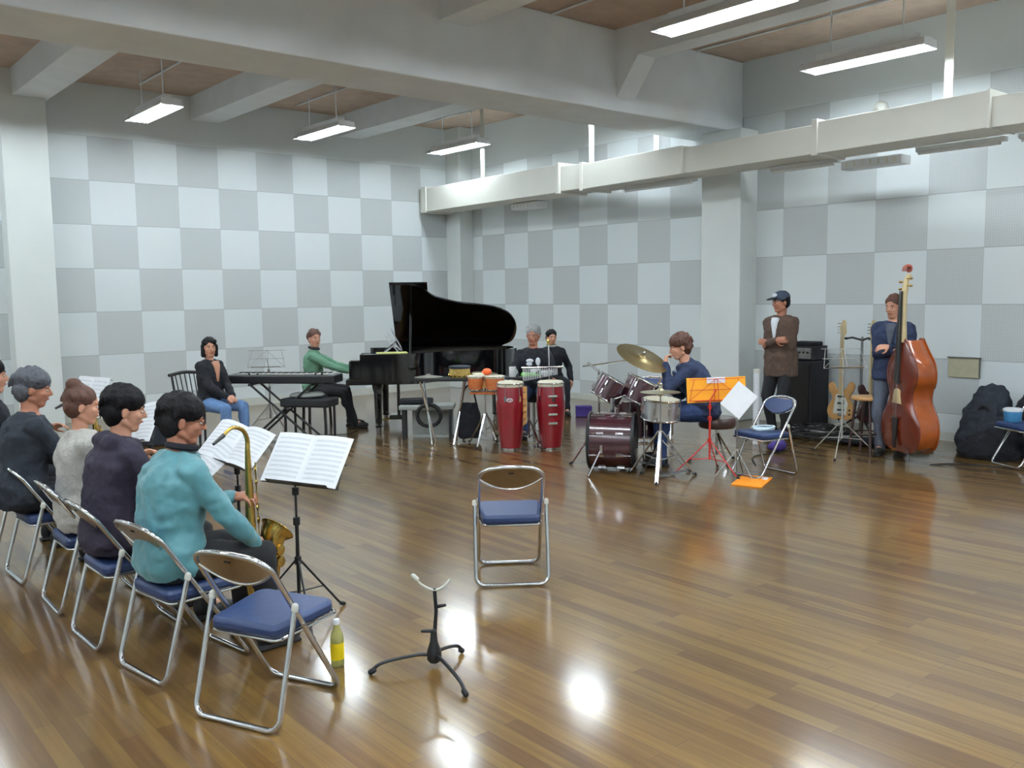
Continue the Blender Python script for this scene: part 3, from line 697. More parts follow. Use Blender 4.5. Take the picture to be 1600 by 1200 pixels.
person('person with brown hair leaning forward at the drum kit, hand at mouth', (7.28, 5.66, 0), math.radians(139), hipz=.56, lean=.30, s=1.02, hyaw=.08, hpitch=.25,
       lh=(.40, .06, 1.0), rh=(.38, -.06, .74), lf=(.46, .16, .09), rf=(.42, -.2, .09), top=M_navy, bottom=M_denim2, hairm=M_hairbrown, hair='thick', jacket=1, hunch=.25, fat=1.1,
       lpole=(.2, .5, -.8), lfd=(-.1, -.3, .9), lpn=(-.8, -.2, 0), curl=.9, vox=.006, inner=M_plaid)
person('standing person with folded arms in a brown jacket and peaked cap', (9.2, 6.05, 0), math.radians(180), sit=False, s=1.0, lean=.02, hyaw=-.45, hpitch=.08,
       lh=(.17, -.07, 1.12), rh=(.20, .06, 1.15), top=M_brownj, bottom=M_blacktr, jacket=1.6, inner=M_whitecloth, skin=M_skin2, cap=(mat('cap_cloth', (60, 72, 92), .8, var=.4, scale=40), M_blackcloth),
       lpole=(-.1, .35, -1), rpole=(-.1, -.35, -1), lfd=(.2, -.9, .1), rfd=(.1, .9, .1), lpn=(-.8, 0, 0), rpn=(-.8, 0, 0), fat=1.06)
person('standing person in a navy shirt with folded hands behind the double bass', (9.0, 4.60, 0), math.radians(-165), sit=False, s=.97, lean=.02, hyaw=-.25, hpitch=.1,
       lh=(.26, .02, 1.14), rh=(.25, .06, 1.10), top=M_navy, bottom=M_greytr, jacket=.5, hairm=M_hairbrown, inner=M_greytr, lpole=(-.1, .4, -1), rpole=(-.1, -.4, -1), fat=1.08, lfd=(.3, -.9, 0), rfd=(.3, .9, 0), lpn=(-.6, 0, -.6), rpn=(-.6, 0, -.6))

# ================================================================== INSTRUMENTS AND STANDS
def frameM(o, x, z):
    """matrix whose local x/z axes follow the given vectors"""
    x = V(x).normalized(); z = V(z); z = (z - x * z.dot(x)).normalized(); y = z.cross(x)
    M = Matrix((x, y, z)).transposed().to_4x4(); M.translation = V(o); return M
# ---------------- music stands
def music_stand(label, loc, desk_c, yaw, tilt, roll=0., wd=.46, ht=.30, metal=M_black, legs=(0, 120, 240), leg_r=.30, hub=.36, mesh=True, deskm=None, name='music_stand', desk_ht=None):
    t = thing(name, label, 'music stand', (loc[0], loc[1], 0))
    n = V((math.cos(yaw), math.sin(yaw), 0)); s_ = V((-math.sin(yaw), math.cos(yaw), 0))
    up = V((-n.x * math.sin(tilt), -n.y * math.sin(tilt), math.cos(tilt)))
    Sx = s_ * math.cos(roll) + up * math.sin(roll); U = -s_ * math.sin(roll) + up * math.cos(roll); N = Sx.cross(U)
    dc = V(desk_c) - V((loc[0], loc[1], 0))
    pz = dc.z - .10
    MB().tube([(0, 0, hub - .18), (0, 0, hub + .22)], .010, 10).build('lower_pole', metal, t)
    MB().tube([(0, 0, hub + .1), (0, 0, pz), V((0, 0, pz)).lerp(dc - N * .02, .5), dc - N * .02], .0065, 8).build('upper_pole', metal, t)
    for z in (hub, hub + .21, pz - .06): MB().tube([(0, 0, z - .02), (0, 0, z + .02)], .018, 10).capsule((0, .01, z), (.01, .035, z), .006).build('clamp_collar', M_rubber if metal is M_black else metal, t)
    for a in legs:
        a = math.radians(a); d_ = V((math.cos(a), math.sin(a), 0))
        l = MB().tube([d_ * .012 + V((0, 0, hub)), d_ * leg_r + V((0, 0, .015))], .006, 6); l.tube([V((0, 0, hub - .17)) + d_ * .01, d_ * leg_r * .55 + V((0, 0, hub * .46))], .0045, 6)
        lo = l.build('leg', metal, t); MB().capsule(d_ * leg_r + V((0, 0, .02)), d_ * (leg_r + .02) + V((0, 0, .012)), .011).build('rubber_foot', M_rubber, lo)
    R = Matrix((Sx, U, N)).transposed()
    D = lambda x, y, z=0: dc + Sx * x + U * y + N * z
    fr = MB()
    if deskm: fr.box(D(0, 0, -.008), (wd, ht, .003), R); fr.box(D(0, -ht / 2 - .004, .012), (wd, .004, .045), R)
    else:
        dh = desk_ht or ht
        for y in (-dh / 2, 0, dh / 2): fr.tube([D(-wd / 2, y, -.01), D(wd / 2, y, -.01)], .003, 6)
        for x in (-wd / 2, -.02, .02, wd / 2): fr.tube([D(x, -dh / 2, -.01), D(x * .8, dh / 2, -.01)], .003, 6)
        fr.tube([D(-wd / 2, -dh / 2, -.012), D(0, dh / 2, -.012), D(wd / 2, -dh / 2, -.012)], .0028, 6)
        fr.box(D(0, -dh / 2 - .003, .014), (wd * .8, .004, .04), R)
    fr.build('desk', metal, t, smooth=False)
    return t, D, R, (Sx, U, N), V((loc[0], loc[1], 0))
def sheet(label, D, R, base, wd, ht, off=(0, 0), pages=2, curl=.012, rot=0., lines=True, group='sheet music on the stands', m=M_paper, cat='sheet music', name='sheet_music'):
    O = V(base); cx, cy = off
    t = thing(name, label, cat, tuple(O + D(cx, cy, .0)), 0, group)
    o0 = D(cx, cy, 0); c, s_ = math.cos(rot), math.sin(rot)
    Q = lambda x, y, z: D(cx + x * c - y * s_, cy + x * s_ + y * c, z) - o0
    pw = wd / pages
    for p in range(pages):
        mb = MB(); n = 10; vs = []; fs = []
        for i in range(n + 1):
            x = -wd / 2 + pw * p + pw * i / n; z = .006 + curl * math.sin(PI * i / n) + .003 * p
            for y in (-ht / 2, ht / 2):
                for k in (0, .0025): vs.append(Q(x, y, z + k))
        for i in range(n):
            a = i * 4; b = a + 4; fs += [(a, b, b + 2, a + 2), (a + 1, a + 3, b + 3, b + 1), (a, a + 1, b + 1, b), (a + 2, b + 2, b + 3, a + 3)]
        fs += [(0, 2, 3, 1), (n * 4, n * 4 + 1, n * 4 + 3, n * 4 + 2)]
        pg = mb.add(vs, fs).build('page', m, t)
        if lines:
            ln = MB(); vs = []; fs = []
            for r in range(9):
                y0 = ht * (.40 - .095 * r)
                for q in range(3):
                    y = y0 - q * .0045
                    for i in range(n):
                        xa = pw * (.08 + .84 * i / n); xb = pw * (.08 + .84 * (i + 1) / n)
                        za = .0088 + curl * math.sin(PI * xa / pw) + .003 * p; zb = .0088 + curl * math.sin(PI * xb / pw) + .003 * p
                        X = -wd / 2 + pw * p; b0 = len(vs)
                        vs += [Q(X + xa, y, za + .0003), Q(X + xb, y, zb + .0003), Q(X + xb, y + .0012, zb + .0003), Q(X + xa, y + .0012, za + .0003)]; fs.append((b0, b0 + 1, b0 + 2, b0 + 3))
            ln.add(vs, fs).build('staff_lines', M_ink, pg, smooth=False)
    return t
t, D, R, A, O = music_stand('black tripod music stand in front of the teal-jacketed player', (2.13, 4.30), (2.184, 4.257, .87), -2.614, .672, -.047, .46, .28, legs=(15, 140, 255), leg_r=.30, hub=.34)
sheet('white music pages on the stand nearest the viewer', D, R, O, .455, .29)
t, D, R, A, O = music_stand('black music stand second from the viewer beside the plum-jacketed player', (2.2, 5.2), (2.184, 5.16, .84), -2.67, .78, -.2, .44, .26, legs=(30, 150, 270))
sheet('curling white pages leaning on the second music stand', D, R, O, .46, .27, rot=.0, curl=.035)
sheet('lower white sheet slipping from the second music stand', D, R, O, .24, .30, off=(-.10, -.13), pages=1, rot=-.25, curl=.03)
t, D, R, A, O = music_stand('black music stand third from the viewer beside the plum hood', (2.0, 6.12), (1.944, 6.135, .896), -3.0, .5, .168, .42, .26, legs=(30, 150, 270))
sheet('white pages on the third music stand', D, R, O, .42, .28)
t, D, R, A, O = music_stand('black music stand beyond the player with the hair bun', (2.0, 7.35), (1.95, 7.3, .98), -2.9, .4, 0, .44, .30, legs=(30, 150, 270))
sheet('white pages on the farthest music stand of the row', D, R, O, .44, .32)

# ---------------- saxophones
def saxophone(label, loc, rz, s=1., lean=0.):
    t = thing('saxophone', label, 'saxophone', loc, rz)
    T = Matrix.Rotation(lean, 4, 'X')
    def P(*a): return [T @ (V(p) * s) for p in a]
    body = bez(P((0, 0, .72), (0, 0, .5), (0, 0, .25), (0, 0, .06)), 6)
    MB().tube(body, [(.013 + .022 * i / (len(body) - 1)) * s for i in range(len(body))], 16).build('body_tube', M_gold, t)
    bow = bez(P((0, 0, .07), (.015, 0, .0), (.065, 0, -.035), (.115, 0, .0), (.13, 0, .07)), 6)
    MB().tube(bow, [(.035 + .010 * i / (len(bow) - 1)) * s for i in range(len(bow))], 16).build('bow', M_gold, t)
    bl = bez(P((.13, 0, .06), (.134, 0, .13), (.143, 0, .20), (.160, 0, .255), (.188, -.004, .285)), 6)
    rs = [.045, .049, .055, .066, .088]; rr = [rs[min(4, int(i / 6))] + (rs[min(4, int(i / 6) + 1)] - rs[min(4, int(i / 6))]) * ((i % 6) / 6) for i in range(len(bl))]
    mb = MB(); n = 24; pts = bl; 
    mb.tube(pts, [r * s for r in rr], n); mb.f.pop(); mb.m.pop()     # open bell mouth
    # inner wall so that the bell has thickness
    mb2 = MB(); mb2.tube(pts[2:], [(r - .004) * s for r in rr[2:]], n); mb2.f.pop(); mb2.m.pop()
    bo = mb.build('bell', M_gold, t); mb2.build('bell_inside', M_brass_dark, bo)
    d_ = (bl[-1] - bl[-2]).normalized(); e1 = d_.orthogonal().normalized(); e2 = d_.cross(e1)
    MB().tube([bl[-1] + (e1 * math.cos(a) + e2 * math.sin(a)) * .088 * s for a in [2 * PI * k / 28 for k in range(28)]], .004 * s, 8, closed=True).build('bell_rim', M_gold, bo)
    nkp = bez(P((0, 0, .72), (0, 0, .775), (-.03, .0, .825), (-.10, .0, .845), (-.17, 0, .81)), 6)
    MB().tube(nkp, [(.0125 - .004 * i / (len(nkp) - 1)) * s for i in range(len(nkp))], 12).build('neck', M_gold, t)
    MB().tube(P((-.155, 0, .818), (-.225, 0, .785)), [.011 * s, .007 * s], 10).build('mouthpiece', M_ebony, t)
    k = 0
    for i in range(9):
        z = .12 + i * .063; r = (.024 - i * .0013) * s; y = .036 - i * .002; q = 1 if i % 3 else -1
        c = V(P((.024 + .004 * q, -y * q * .9, z))[0]); ax = V((.55, -.83 * q, 0))
        M_ = frameM(c, V((0, 0, 1)), ax); kk = MB().lathe([(r, -.003), (r, .003), (r * .8, .006), (0, .007)], 18, M_).build('key_cup', M_gold, t)
        MB().tube([c + V((0, 0, -.03 * s)), c + V((0, 0, .03 * s))], .003 * s, 6).build('key_arm', M_brass_dark, kk)
    for q in (-1, 1):
        MB().tube(P((.028, q * .032, .10), (.022, q * .024, .66)), .0028 * s, 6).build('key_rod', M_gold, t)
    for i, z in enumerate((.13, .19)):
        c = V(P((.142, -.060, z))[0]); MB().lathe([(.028 * s, -.004), (.028 * s, .004), (0, .007)], 18, frameM(c, (0, 0, 1), (0, -1, 0))).build('bell_key', M_gold, t)
    MB().tube(P((.035, 0, .22), (.10, 0, .24)), .004 * s, 6).build('bell_brace', M_gold, t)
    return t
saxophone('gold saxophone held by the player in the teal jacket', (1.83, 4.19, .255), math.radians(24), 1.0, lean=.0)
saxophone('gold saxophone held by the grey-haired player at the left edge', (1.66, 6.12, .26), math.radians(-5), 1.0)
# empty saxophone stand
t = thing('saxophone_stand', 'empty black saxophone stand standing on the floor in front of the empty chair', 'stand', (2.333, 3.36, 0))
for e in ((2.06, 3.475), (2.52, 3.395), (2.243, 3.0)):
    x, y = e[0] - 2.333, e[1] - 3.36
    l = MB().tube(bez([(0, 0, .05), (x * .25, y * .25, .065), (x * .8, y * .8, .05), (x, y, .015)], 5), .0085, 8).build('leg', M_black, t)
    MB().capsule((x * .95, y * .95, .02), (x, y, .014), .013).build('rubber_foot', M_rubber, l)
MB().lathe([(.022, .02), (.034, .035), (.034, .07), (.018, .12), (.014, .17)], 18).build('hub', M_black, t)
MB().tube([(0, 0, .10), (.022, .008, .26), (.016, .010, .368)], .009, 10).build('post', M_black, t)
for (a, b) in (((.0, 0, .17), (-.05, .02, .175)), ((.03, 0, .28), (.045, -.03, .29))): MB().capsule(a, b, .009, .007).build('clamp_knob', M_rubber, t)
MB().tube(bez([(-.055, .06, .42), (-.03, .045, .385), (.01, .01, .36), (.05, -.01, .37), (.085, -.02, .40)], 5), .006, 8).build('bell_fork', M_cap, t)
MB().capsule((-.062, .066, .43), (-.05, .055, .415), .011).build('fork_cushion', M_cap, t)
# bottle
t = thing('tea_bottle', 'clear plastic drink bottle with yellow label on the floor by the nearest chair', 'bottle', (2.0, 3.67, 0))
MB().lathe([(.026, 0), (.031, .006), (.031, .13), (.029, .15), (.014, .185), (.0125, .205)], 28).build('bottle_body', M_bottle, t)
MB().lathe([(.0318, .035), (.0318, .115)], 28, cap=False).build('label', M_tea, t); MB().lathe([(.0155, .20), (.0155, .222), (.013, .225)], 24).build('bottle_cap', M_white, t)
MB().lathe([(.0155, 0), (.0155, .0)], 4).v.clear()

# ---------------- grand piano (local x: from keyboard to tail, y: treble near side -> bass)
PZ = thing('grand_piano', 'black grand piano with its lid raised, by the room corner', 'piano', (5.745, 9.733, 0), -.635)
Wp, Lp = 1.5, 2.02
def outline(ins=0.):
    pts = [(0 + ins, 0 + ins)]
    c = bez([(0.0, 0, 0), (.60, 0, 0), (.78, .08, 0), (.92, .26, 0), (1.2, .40, 0), (1.5, .47, 0), (1.72, .54, 0), (1.9, .68, 0), (2.0, .90, 0), (2.02, 1.15, 0), (1.97, 1.38, 0), (1.84, 1.5, 0)], 5)
    out = [(p.x, p.y) for p in c]; out.append((0, Wp))
    if ins:
        cx, cy = .9, .75
        res = []
        n = len(out)
        for i in range(n):
            a = V((*out[i - 1], 0)); b = V((*out[i], 0)); c_ = V((*out[(i + 1) % n], 0))
            t1 = (b - a); t2 = (c_ - b); t1 = t1.normalized() if t1.length > 1e-6 else t2.normalized(); t2 = t2.normalized() if t2.length > 1e-6 else t1
            nn = V((-(t1.y + t2.y), t1.x + t2.x, 0)).normalized(); k = ins / max(.5, nn.dot(V((-t1.y, t1.x, 0)))); q = b + nn * k; res.append((q.x, q.y))
        return res
    return out
O1, O2 = outline(), outline(.045)
mb = MB(); n = len(O1); vs = []
for z in (.66, 1.0):
    vs += [V((x, y, z)) for x, y in O1] + [V((x, y, z)) for x, y in O2]
fs = []
for i in range(n):
    j = (i + 1) % n
    if i == n - 1: continue      # keyboard side stays open
    fs += [(i, j, 2 * n + j, 2 * n + i), (n + j, n + i, 3 * n + i, 3 * n + j), (2 * n + i, 2 * n + j, 3 * n + j, 3 * n + i), (i, n + i, n + j, j)]
fs += [(0, 2 * n, 3 * n, n), (n - 1, 2 * n - 1, 4 * n - 1, 3 * n - 1)]
case = mb.add(vs, fs).build('rim', M_piano, PZ)
MB().prism([(max(x, .3), y) for x, y in O2], .70, .86).build('soundboard', M_inner, case, smooth=False)
MB().prism([(max(x, .42), y) for x, y in outline(.10)], .875, .90).build('iron_plate', M_brass_dark, case, smooth=False)
MB().prism([(x, y) for x, y in outline(.02)], .62, .665).build('bottom_board', M_piano, case, smooth=False)
MB().box((-.03, Wp / 2, .655), (.30, Wp, .07)).build('key_bed', M_piano, PZ, smooth=False, bevel=.008)
for y in (.035, Wp - .035): MB().box((0.06, y, .80), (.40, .07, .26)).build('cheek_block', M_piano, PZ, smooth=False, bevel=.03)
MB().box((-.055, Wp / 2, .705), (.16, 1.23, .03)).build('white_keys', M_key, PZ, smooth=False, bevel=.002)
mb = MB()
for k in range(52):
    if k % 7 in (0, 1, 3, 4, 5): mb.box((-.02, .15 + k * .0236 + .0118, .727), (.095, .011, .014))
bk = mb.build('black_keys', M_ebony, PZ, smooth=False)
MB().box((.05, Wp / 2, .82), (.03, 1.36, .22)).build('fallboard', M_piano, PZ, smooth=False, bevel=.008)
MB().prism([(-.02 + .28, .10), (.28 + .02, .10), (.30, 1.4), (.26, 1.4)], .95, 1.0).build('desk_rest', M_piano, PZ, smooth=False)
MB().box((.33, Wp / 2, 1.06), (.016, .72, .14), Matrix.Rotation(.9, 3, 'Y')).build('music_desk', M_piano, PZ, smooth=False, bevel=.01)
def leg(x, y):
    mb = MB(); mb.lathe([(.075, .62), (.065, .56), (.05, .5), (.043, .12), (.05, .09), (.04, .07)], 8); l = mb.build('leg', M_piano, PZ, loc=(x, y, 0), smooth=False)
    MB().lathe([(.03, 0), (.035, .03), (.03, .07)], 14).build('caster', M_steel, l)
leg(.20, .14); leg(.20, Wp - .14); leg(1.72, 1.18)
ly = MB().box((.42, .75, .40), (.04, .10, .50)); ly.box((.40, .75, .13), (.20, .26, .06)); lyr = ly.build('pedal_lyre', M_piano, PZ, smooth=False, bevel=.01)
for q in (-.07, 0, .07): MB().bar((.30, .75 + q, .10), (.18, .75 + q, .085), .025, .01).build('pedal', M_gold, lyr, smooth=False)
# lid: hinged on the bass side, raised
la = .60
def LM(x, v, w_=0.): return V((x, Wp - v * math.cos(la) - w_ * math.sin(la), 1.0 + v * math.sin(la) - w_ * math.cos(la)))
lid = [(x, Wp - y) for x, y in O1 if x >= .42]
lid = [(.377, 0)] + [(.377, Wp)] + lid[0:] if lid[0][1] < Wp - .01 else [(.377, 0), (.377, Wp)] + lid
# order: from hinge front, up to free edge, along the curved side, back to the hinge at the tail
poly = [(.377, 0), (.377, Wp * .995)] + [(x, Wp - y) for x, y in O1 if .40 < x] + [(1.6, 0)]
vs = [LM(x, v, 0) for x, v in poly] + [LM(x, v, -.022) for x, v in poly]; n = len(poly)
MB().add(vs, [tuple(range(n))[::-1], tuple(range(n, 2 * n))] + [(i, (i + 1) % n, n + (i + 1) % n, n + i) for i in range(n)]).build('lid', M_piano, PZ, smooth=False)
poly = [(.36, .0), (.36, Wp * 1.0), (.84, Wp * 1.0), (.84, 0)]
vs = [LM(x, v, -.024) for x, v in poly] + [LM(x, v, -.046) for x, v in poly]; n = 4
MB().add(vs, [tuple(range(n))[::-1], tuple(range(n, 2 * n))] + [(i, (i + 1) % n, n + (i + 1) % n, n + i) for i in range(n)]).build('lid_front_flap', M_piano, PZ, smooth=False, bevel=.004)
MB().tube([(.62, .06, .99), LM(.62, 1.12, .0)], .014, 8).build('lid_prop', M_piano, PZ)
for k, (x, y, r, z) in enumerate(((.36, .62, .2, 1.07), (.37, .80, -.15, 1.085), (.40, .95, .35, 1.10))):
    c = PZ.matrix_basis @ V((x, y, z))
    M0 = Matrix.Rotation(-.635, 4, 'Z') @ Matrix.Rotation(.9 + .2 * (k == 2), 4, 'Y') @ Matrix.Rotation(r, 4, 'Z')
    s_ = MB().box((0, 0, 0), (.29, .21, .003), M0.to_3x3()).build('sheet_music', M_paper, None, smooth=False); s_.location = c + V((-.01, -.01, .018 + .01 * k))
    tag(s_, ['loose white page on the piano desk nearest the viewer', 'middle loose white page on the piano desk', 'tilted loose white page on the piano desk beside the raised lid'][k], 'sheet music', 'loose pages on the piano')
ls = MB().box((0, 0, .004), (.38, .26, .008), Matrix.Rotation(-.5, 3, 'Z')).build('song_folder', mat('yellow_green_paper', (196, 196, 120), .7), None, smooth=False)
ls.location = PZ.matrix_basis @ V((.38, .22, 1.0)); tag(ls, 'pale yellow folder lying flat on the front of the piano rim', 'folder')
t = thing('piano_stool', 'black padded piano stool under the player in green', 'stool', (5.66, 10.71, 0), -.635)
MB().box((0, 0, .43), (.34, .56, .07)).build('cushion', M_tolex, t, bevel=.02)
for x in (-.13, .13):
    for y in (-.24, .24): MB().bar((x, y, .40), (x * 1.1, y * 1.05, 0), .035, .035, (1, 0, 0)).build('leg', M_piano, t, smooth=False)

# ---------------- stage keyboard on stand
t = thing('electronic_keyboard', 'long black electronic keyboard on a stand beside the seated person in jeans', 'keyboard', (4.88, 10.02, .70), math.radians(-48))
MB().box((0, 0, .05), (1.34, .33, .10)).build('keyboard_body', M_black, t, smooth=False, bevel=.015)
MB().box((0, .075, .104), (1.18, .15, .012)).build('white_keys', M_key, t, smooth=False, bevel=.002)
mb = MB()
for k in range(52):
    if k % 7 in (0, 1, 3, 4, 5): mb.box((-.58 + k * .0227 + .011, .045, .116), (.011, .09, .012))
mb.build('black_keys', M_ebony, t, smooth=False)
MB().box((.1, -.10, .103), (.35, .05, .006)).build('display_panel', M_steel, t, smooth=False)
for x in (-.4, -.3, .42, .5): MB().lathe([(.012, .10), (.012, .118), (0, .119)], 12, Matrix.Translation((x, -.1, 0))).build('control_knob', M_rubber, t)
t = thing('keyboard_stand', 'black folding stand under the electronic keyboard', 'stand', (4.88, 10.02, 0), math.radians(-48))
for q in (-1, 1):
    MB().tube([(-.38 * q, -.14 * 1, .69), (.38 * q, -.14, .03)], .014, 8).build('cross_leg', M_black, t); MB().tube([(-.38 * q, .14, .69), (.38 * q, .14, .03)], .014, 8).build('cross_leg', M_black, t)
    MB().tube([(q * .38, -.22, .02), (q * .38, .22, .02)], .015, 8).build('foot_bar', M_black, t); MB().tube([(q * .38, -.17, .685), (q * .38, .17, .685)], .014, 8).build('top_bar', M_black, t)
MB().tube([(0, -.15, .36), (0, .15, .36)], .02, 10).build('pivot', M_steel, t)
t, D, R, A, O = music_stand('thin empty wire music stand behind the electronic keyboard', (5.02, 10.75), (4.98, 10.72, .95), -2.2, .35, 0, .46, .22, metal=M_steel, legs=(30, 150, 270))
t = thing('keyboard_bench', 'black padded keyboard bench in front of the keyboard', 'bench', (5.15, 10.0, 0), math.radians(-55))
t.location = (5.07, 9.78, 0)
MB().box((0, 0, .47), (.62, .32, .10)).build('cushion', M_tolex, t, bevel=.02)
for x in (-.26, .26):
    for y in (-.12, .12): MB().tube([(x, y, .42), (x, y, 0)], .016, 8).build('leg', M_black, t)
t2 = thing('folded_cloth', 'pale folded cloth lying on the black keyboard bench', 'cloth', (5.03, 9.80, .52), -1)
MB().ell((0, 0, .03), (.22, .10, .035)).ell((.12, .02, .04), (.12, .09, .04)).build('cloth', M_greybox, t2, remesh=.01, wob=.02)
# chair of the person in jeans
t = thing('spindle_chair', 'black spindle-back chair under the person in jeans', 'chair', (4.0, 10.42, 0), math.radians(-72))
MB().box((.02, 0, .425), (.40, .42, .03)).build('seat', M_black, t, bevel=.01)
for (x, y) in ((.19, .18), (.19, -.18)): MB().tube([(x, y, .42), (x * 1.1, y * 1.1, 0)], .015, 8).build('leg', M_black, t)
for y in (.19, -.19): MB().tube([(-.2, y * 1.1, 0), (-.17, y, .42), (-.24, y * 1.05, .84)], .014, 8).build('leg', M_black, t)
MB().tube(bez([(-.245, .23, .83), (-.275, 0, .85), (-.245, -.23, .83)], 6), .02, 8).build('top_rail', M_black, t)
for k in range(5): y = -.12 + .06 * k; MB().tube([(-.17, y, .43), (-.262, y * 1.1, .83)], .007, 6).build('spindle', M_black, t)
t = thing('floor_amplifier', 'small black floor amplifier by the back wall left of the jeans wearer', 'amplifier', (3.62, 10.85, 0), math.radians(-120))
MB().box((0, 0, .19), (.30, .40, .38)).build('cabinet', M_tolex, t, smooth=False, bevel=.015); MB().box((.152, 0, .17), (.006, .34, .28)).build('grille_cloth', M_darkcoat, t, smooth=False); MB().box((.152, 0, .345), (.008, .34, .05)).build('control_panel', M_steel, t, smooth=False)
MB().tube([(-.0, -.1, .38), (0, -.08, .40), (0, .08, .40), (0, .1, .38)], .008, 6).build('carry_handle', M_rubber, t)
cb = MB().tube(bez([(4.2, 10.4, .01), (4.6, 10.2, .01), (4.8, 9.9, .01), (5.2, 10.1, .01), (5.6, 9.9, .01), (5.9, 10.1, .01)], 8), .006, 6).build('instrument_cable', M_rubber, None); tag(cb, 'black cable on the floor under the electronic keyboard', 'cable')

# ================================================================== RIGHT AND MIDDLE OF THE BAND
RI = V((.76, -.64, 0)).normalized()      # towards the right of the room as seen on entering
TC = V((-.64, -.76, 0)).normalized()     # towards the entrance corner
def tripod_legs(t, r, h, m, th=.012, dbl=True, angs=(20, 140, 260)):
    for a in angs:
        a = math.radians(a); d_ = V((math.cos(a), math.sin(a), 0))
        l = MB().bar(d_ * .015 + V((0, 0, h)), d_ * r + V((0, 0, .015)), th * 1.6, th * .5); l.bar(d_ * r * .55 + V((0, 0, h * .46)), V((0, 0, h * .38)), th, th * .4)
        lo = l.build('leg', m, t, smooth=False); MB().capsule(d_ * r + V((0, 0, .02)), d_ * (r + .02) + V((0, 0, .013)), .013).build('rubber_foot', M_rubber, lo)
def drum_shell(t, M, r, h, m, n_lug=8, hoop=M_chrome, hr=.010, headm=M_skinhead, lug=(.018, .05)):
    """a drum along local z of matrix M, centred"""
    MB().lathe([(r, -h / 2), (r, h / 2)], 40, M).build('shell', m, t)
    for q in (-1, 1):
        MB().lathe([(r * .99, q * (h / 2 + .006)), (r * .5, q * (h / 2 + .008)), (0, q * (h / 2 + .008))], 40, M, cap=False).build('drum_head', headm, t)
        MB().tube([M @ V(((r + .006) * math.cos(a), (r + .006) * math.sin(a), q * (h / 2 + .002))) for a in [2 * PI * k / 40 for k in range(40)]], hr, 8, closed=True).build('hoop', hoop, t)
    for k in range(n_lug):
        a = 2 * PI * (k + .5) / n_lug
        for q in ((-1, 1) if h > .2 else (0,)):
            c = V((math.cos(a) * (r + .010), math.sin(a) * (r + .010), q * h * .22)); R = (M.to_3x3() @ Matrix.Rotation(a, 3, 'Z'))
            lg = MB().box(M @ c, (.02, lug[0], lug[1]), R); lg.tube([M @ V((math.cos(a) * (r + .014), math.sin(a) * (r + .014), z)) for z in ((q * h * .22, q * h / 2) if q else (-h / 2, h / 2))], .0035, 6)
            lg.build('lug', M_chrome, t, smooth=False)
# ---- drum kit
F_ = -RI
C = V((6.38, 6.07, .285))
t = thing('bass_drum', 'large dark maroon bass drum lying on its side on the floor', 'drum', (C.x, C.y, 0))
ax = (F_ * .97 - TC * .22).normalized(); M0 = frameM((0, 0, .285), V((0, 0, 1)).cross(ax), ax)
drum_shell(t, M0, .262, .42, M_maroon, 8, hoop=M_black, hr=.016, headm=M_ebony, lug=(.022, .07))
for q in (-1, 1):
    b0 = V((0, 0, .24)) + ax * .08 + V((0, 0, 1)).cross(ax) * q * .26
    l = MB().tube([b0, V((b0.x, b0.y, 0)) + V((0, 0, 1)).cross(ax) * q * .16 + ax * .10 + V((0, 0, .01))], .009, 8); l.tube([b0 + V((0, 0, .04)), b0 - V((0, 0, .04))], .02, 10); l.build('spur', M_chrome, t)
MB().bar(V((0, 0, .56)), V((0, 0, .70)), .03, .03, (1, 0, 0)).build('tom_post', M_chrome, t, smooth=False)
for nm, c, tilt, r, h, lab in (('tom_drum', (6.50, 6.22, .765), .55, .15, .21, 'maroon mounted tom drum nearer the conga drums'), ('tom_drum', (6.72, 6.02, .75), .45, .165, .22, 'maroon mounted tom drum nearer the drummer')):
    t = thing(nm, lab, 'drum', c, 0, 'mounted toms'); zz = (V((0, 0, 1)) * math.cos(tilt) - F_ * math.sin(tilt)).normalized()
    M0 = frameM((0, 0, 0), F_.cross(V((0, 0, 1))), zz); drum_shell(t, M0, r, h, M_maroon, 6)
    b = V(C) + V((0, 0, .40)) - V(c); MB().tube([V((0, 0, -.06)), b * .5 + V((0, 0, .0)), b], .010, 8).build('tom_arm', M_chrome, t)
t = thing('floor_tom', 'dark floor tom standing beyond the bass drum by the drummer', 'drum', (7.05, 6.35, 0))
drum_shell(t, Matrix.Translation((0, 0, .42)), .20, .36, M_maroon, 8, headm=M_ebony)
for a in (0, 120, 240):
    a = math.radians(a); MB().tube([(math.cos(a) * .222, math.sin(a) * .222, .5), (math.cos(a) * .222, math.sin(a) * .222, .06), (math.cos(a) * .25, math.sin(a) * .25, .01)], .007, 8).build('leg', M_chrome, t)
t = thing('snare_drum', 'silver snare drum on a chrome stand under the flat cymbals', 'drum', (6.66, 5.70, 0))
drum_shell(t, Matrix.Translation((0, 0, .60)) @ Matrix.Rotation(.08, 4, 'X'), .178, .185, mat('silver_shell', (206, 210, 216), .25, .85, var=.04), 8, lug=(.02, .07))
MB().tube([(0, 0, .12), (0, 0, .48)], .012, 8).build('stand_post', M_chrome, t); tripod_legs(t, .26, .30, M_chrome, angs=(60, 180, 300))
for a in (90, 210, 330):
    a = math.radians(a); MB().tube([(0, 0, .46), (.17 * math.cos(a), .17 * math.sin(a), .495), (.19 * math.cos(a), .19 * math.sin(a), .53)], .007, 6).build('basket_arm', M_chrome, t)
def cymbal(mb, M, r):
    return mb.lathe([(0, .022), (.02, .021), (r * .16, .012), (r * .2, .004), (r * .6, -.004), (r, -.014), (r, -.0155), (r * .6, -.0055), (r * .2, .002), (0, .018)], 48, M, cap=False)
t = thing('hi_hat', 'pair of flat hi-hat cymbals on a tall chrome tripod stand nearest the viewer', 'cymbal', (6.40, 5.48, 0))
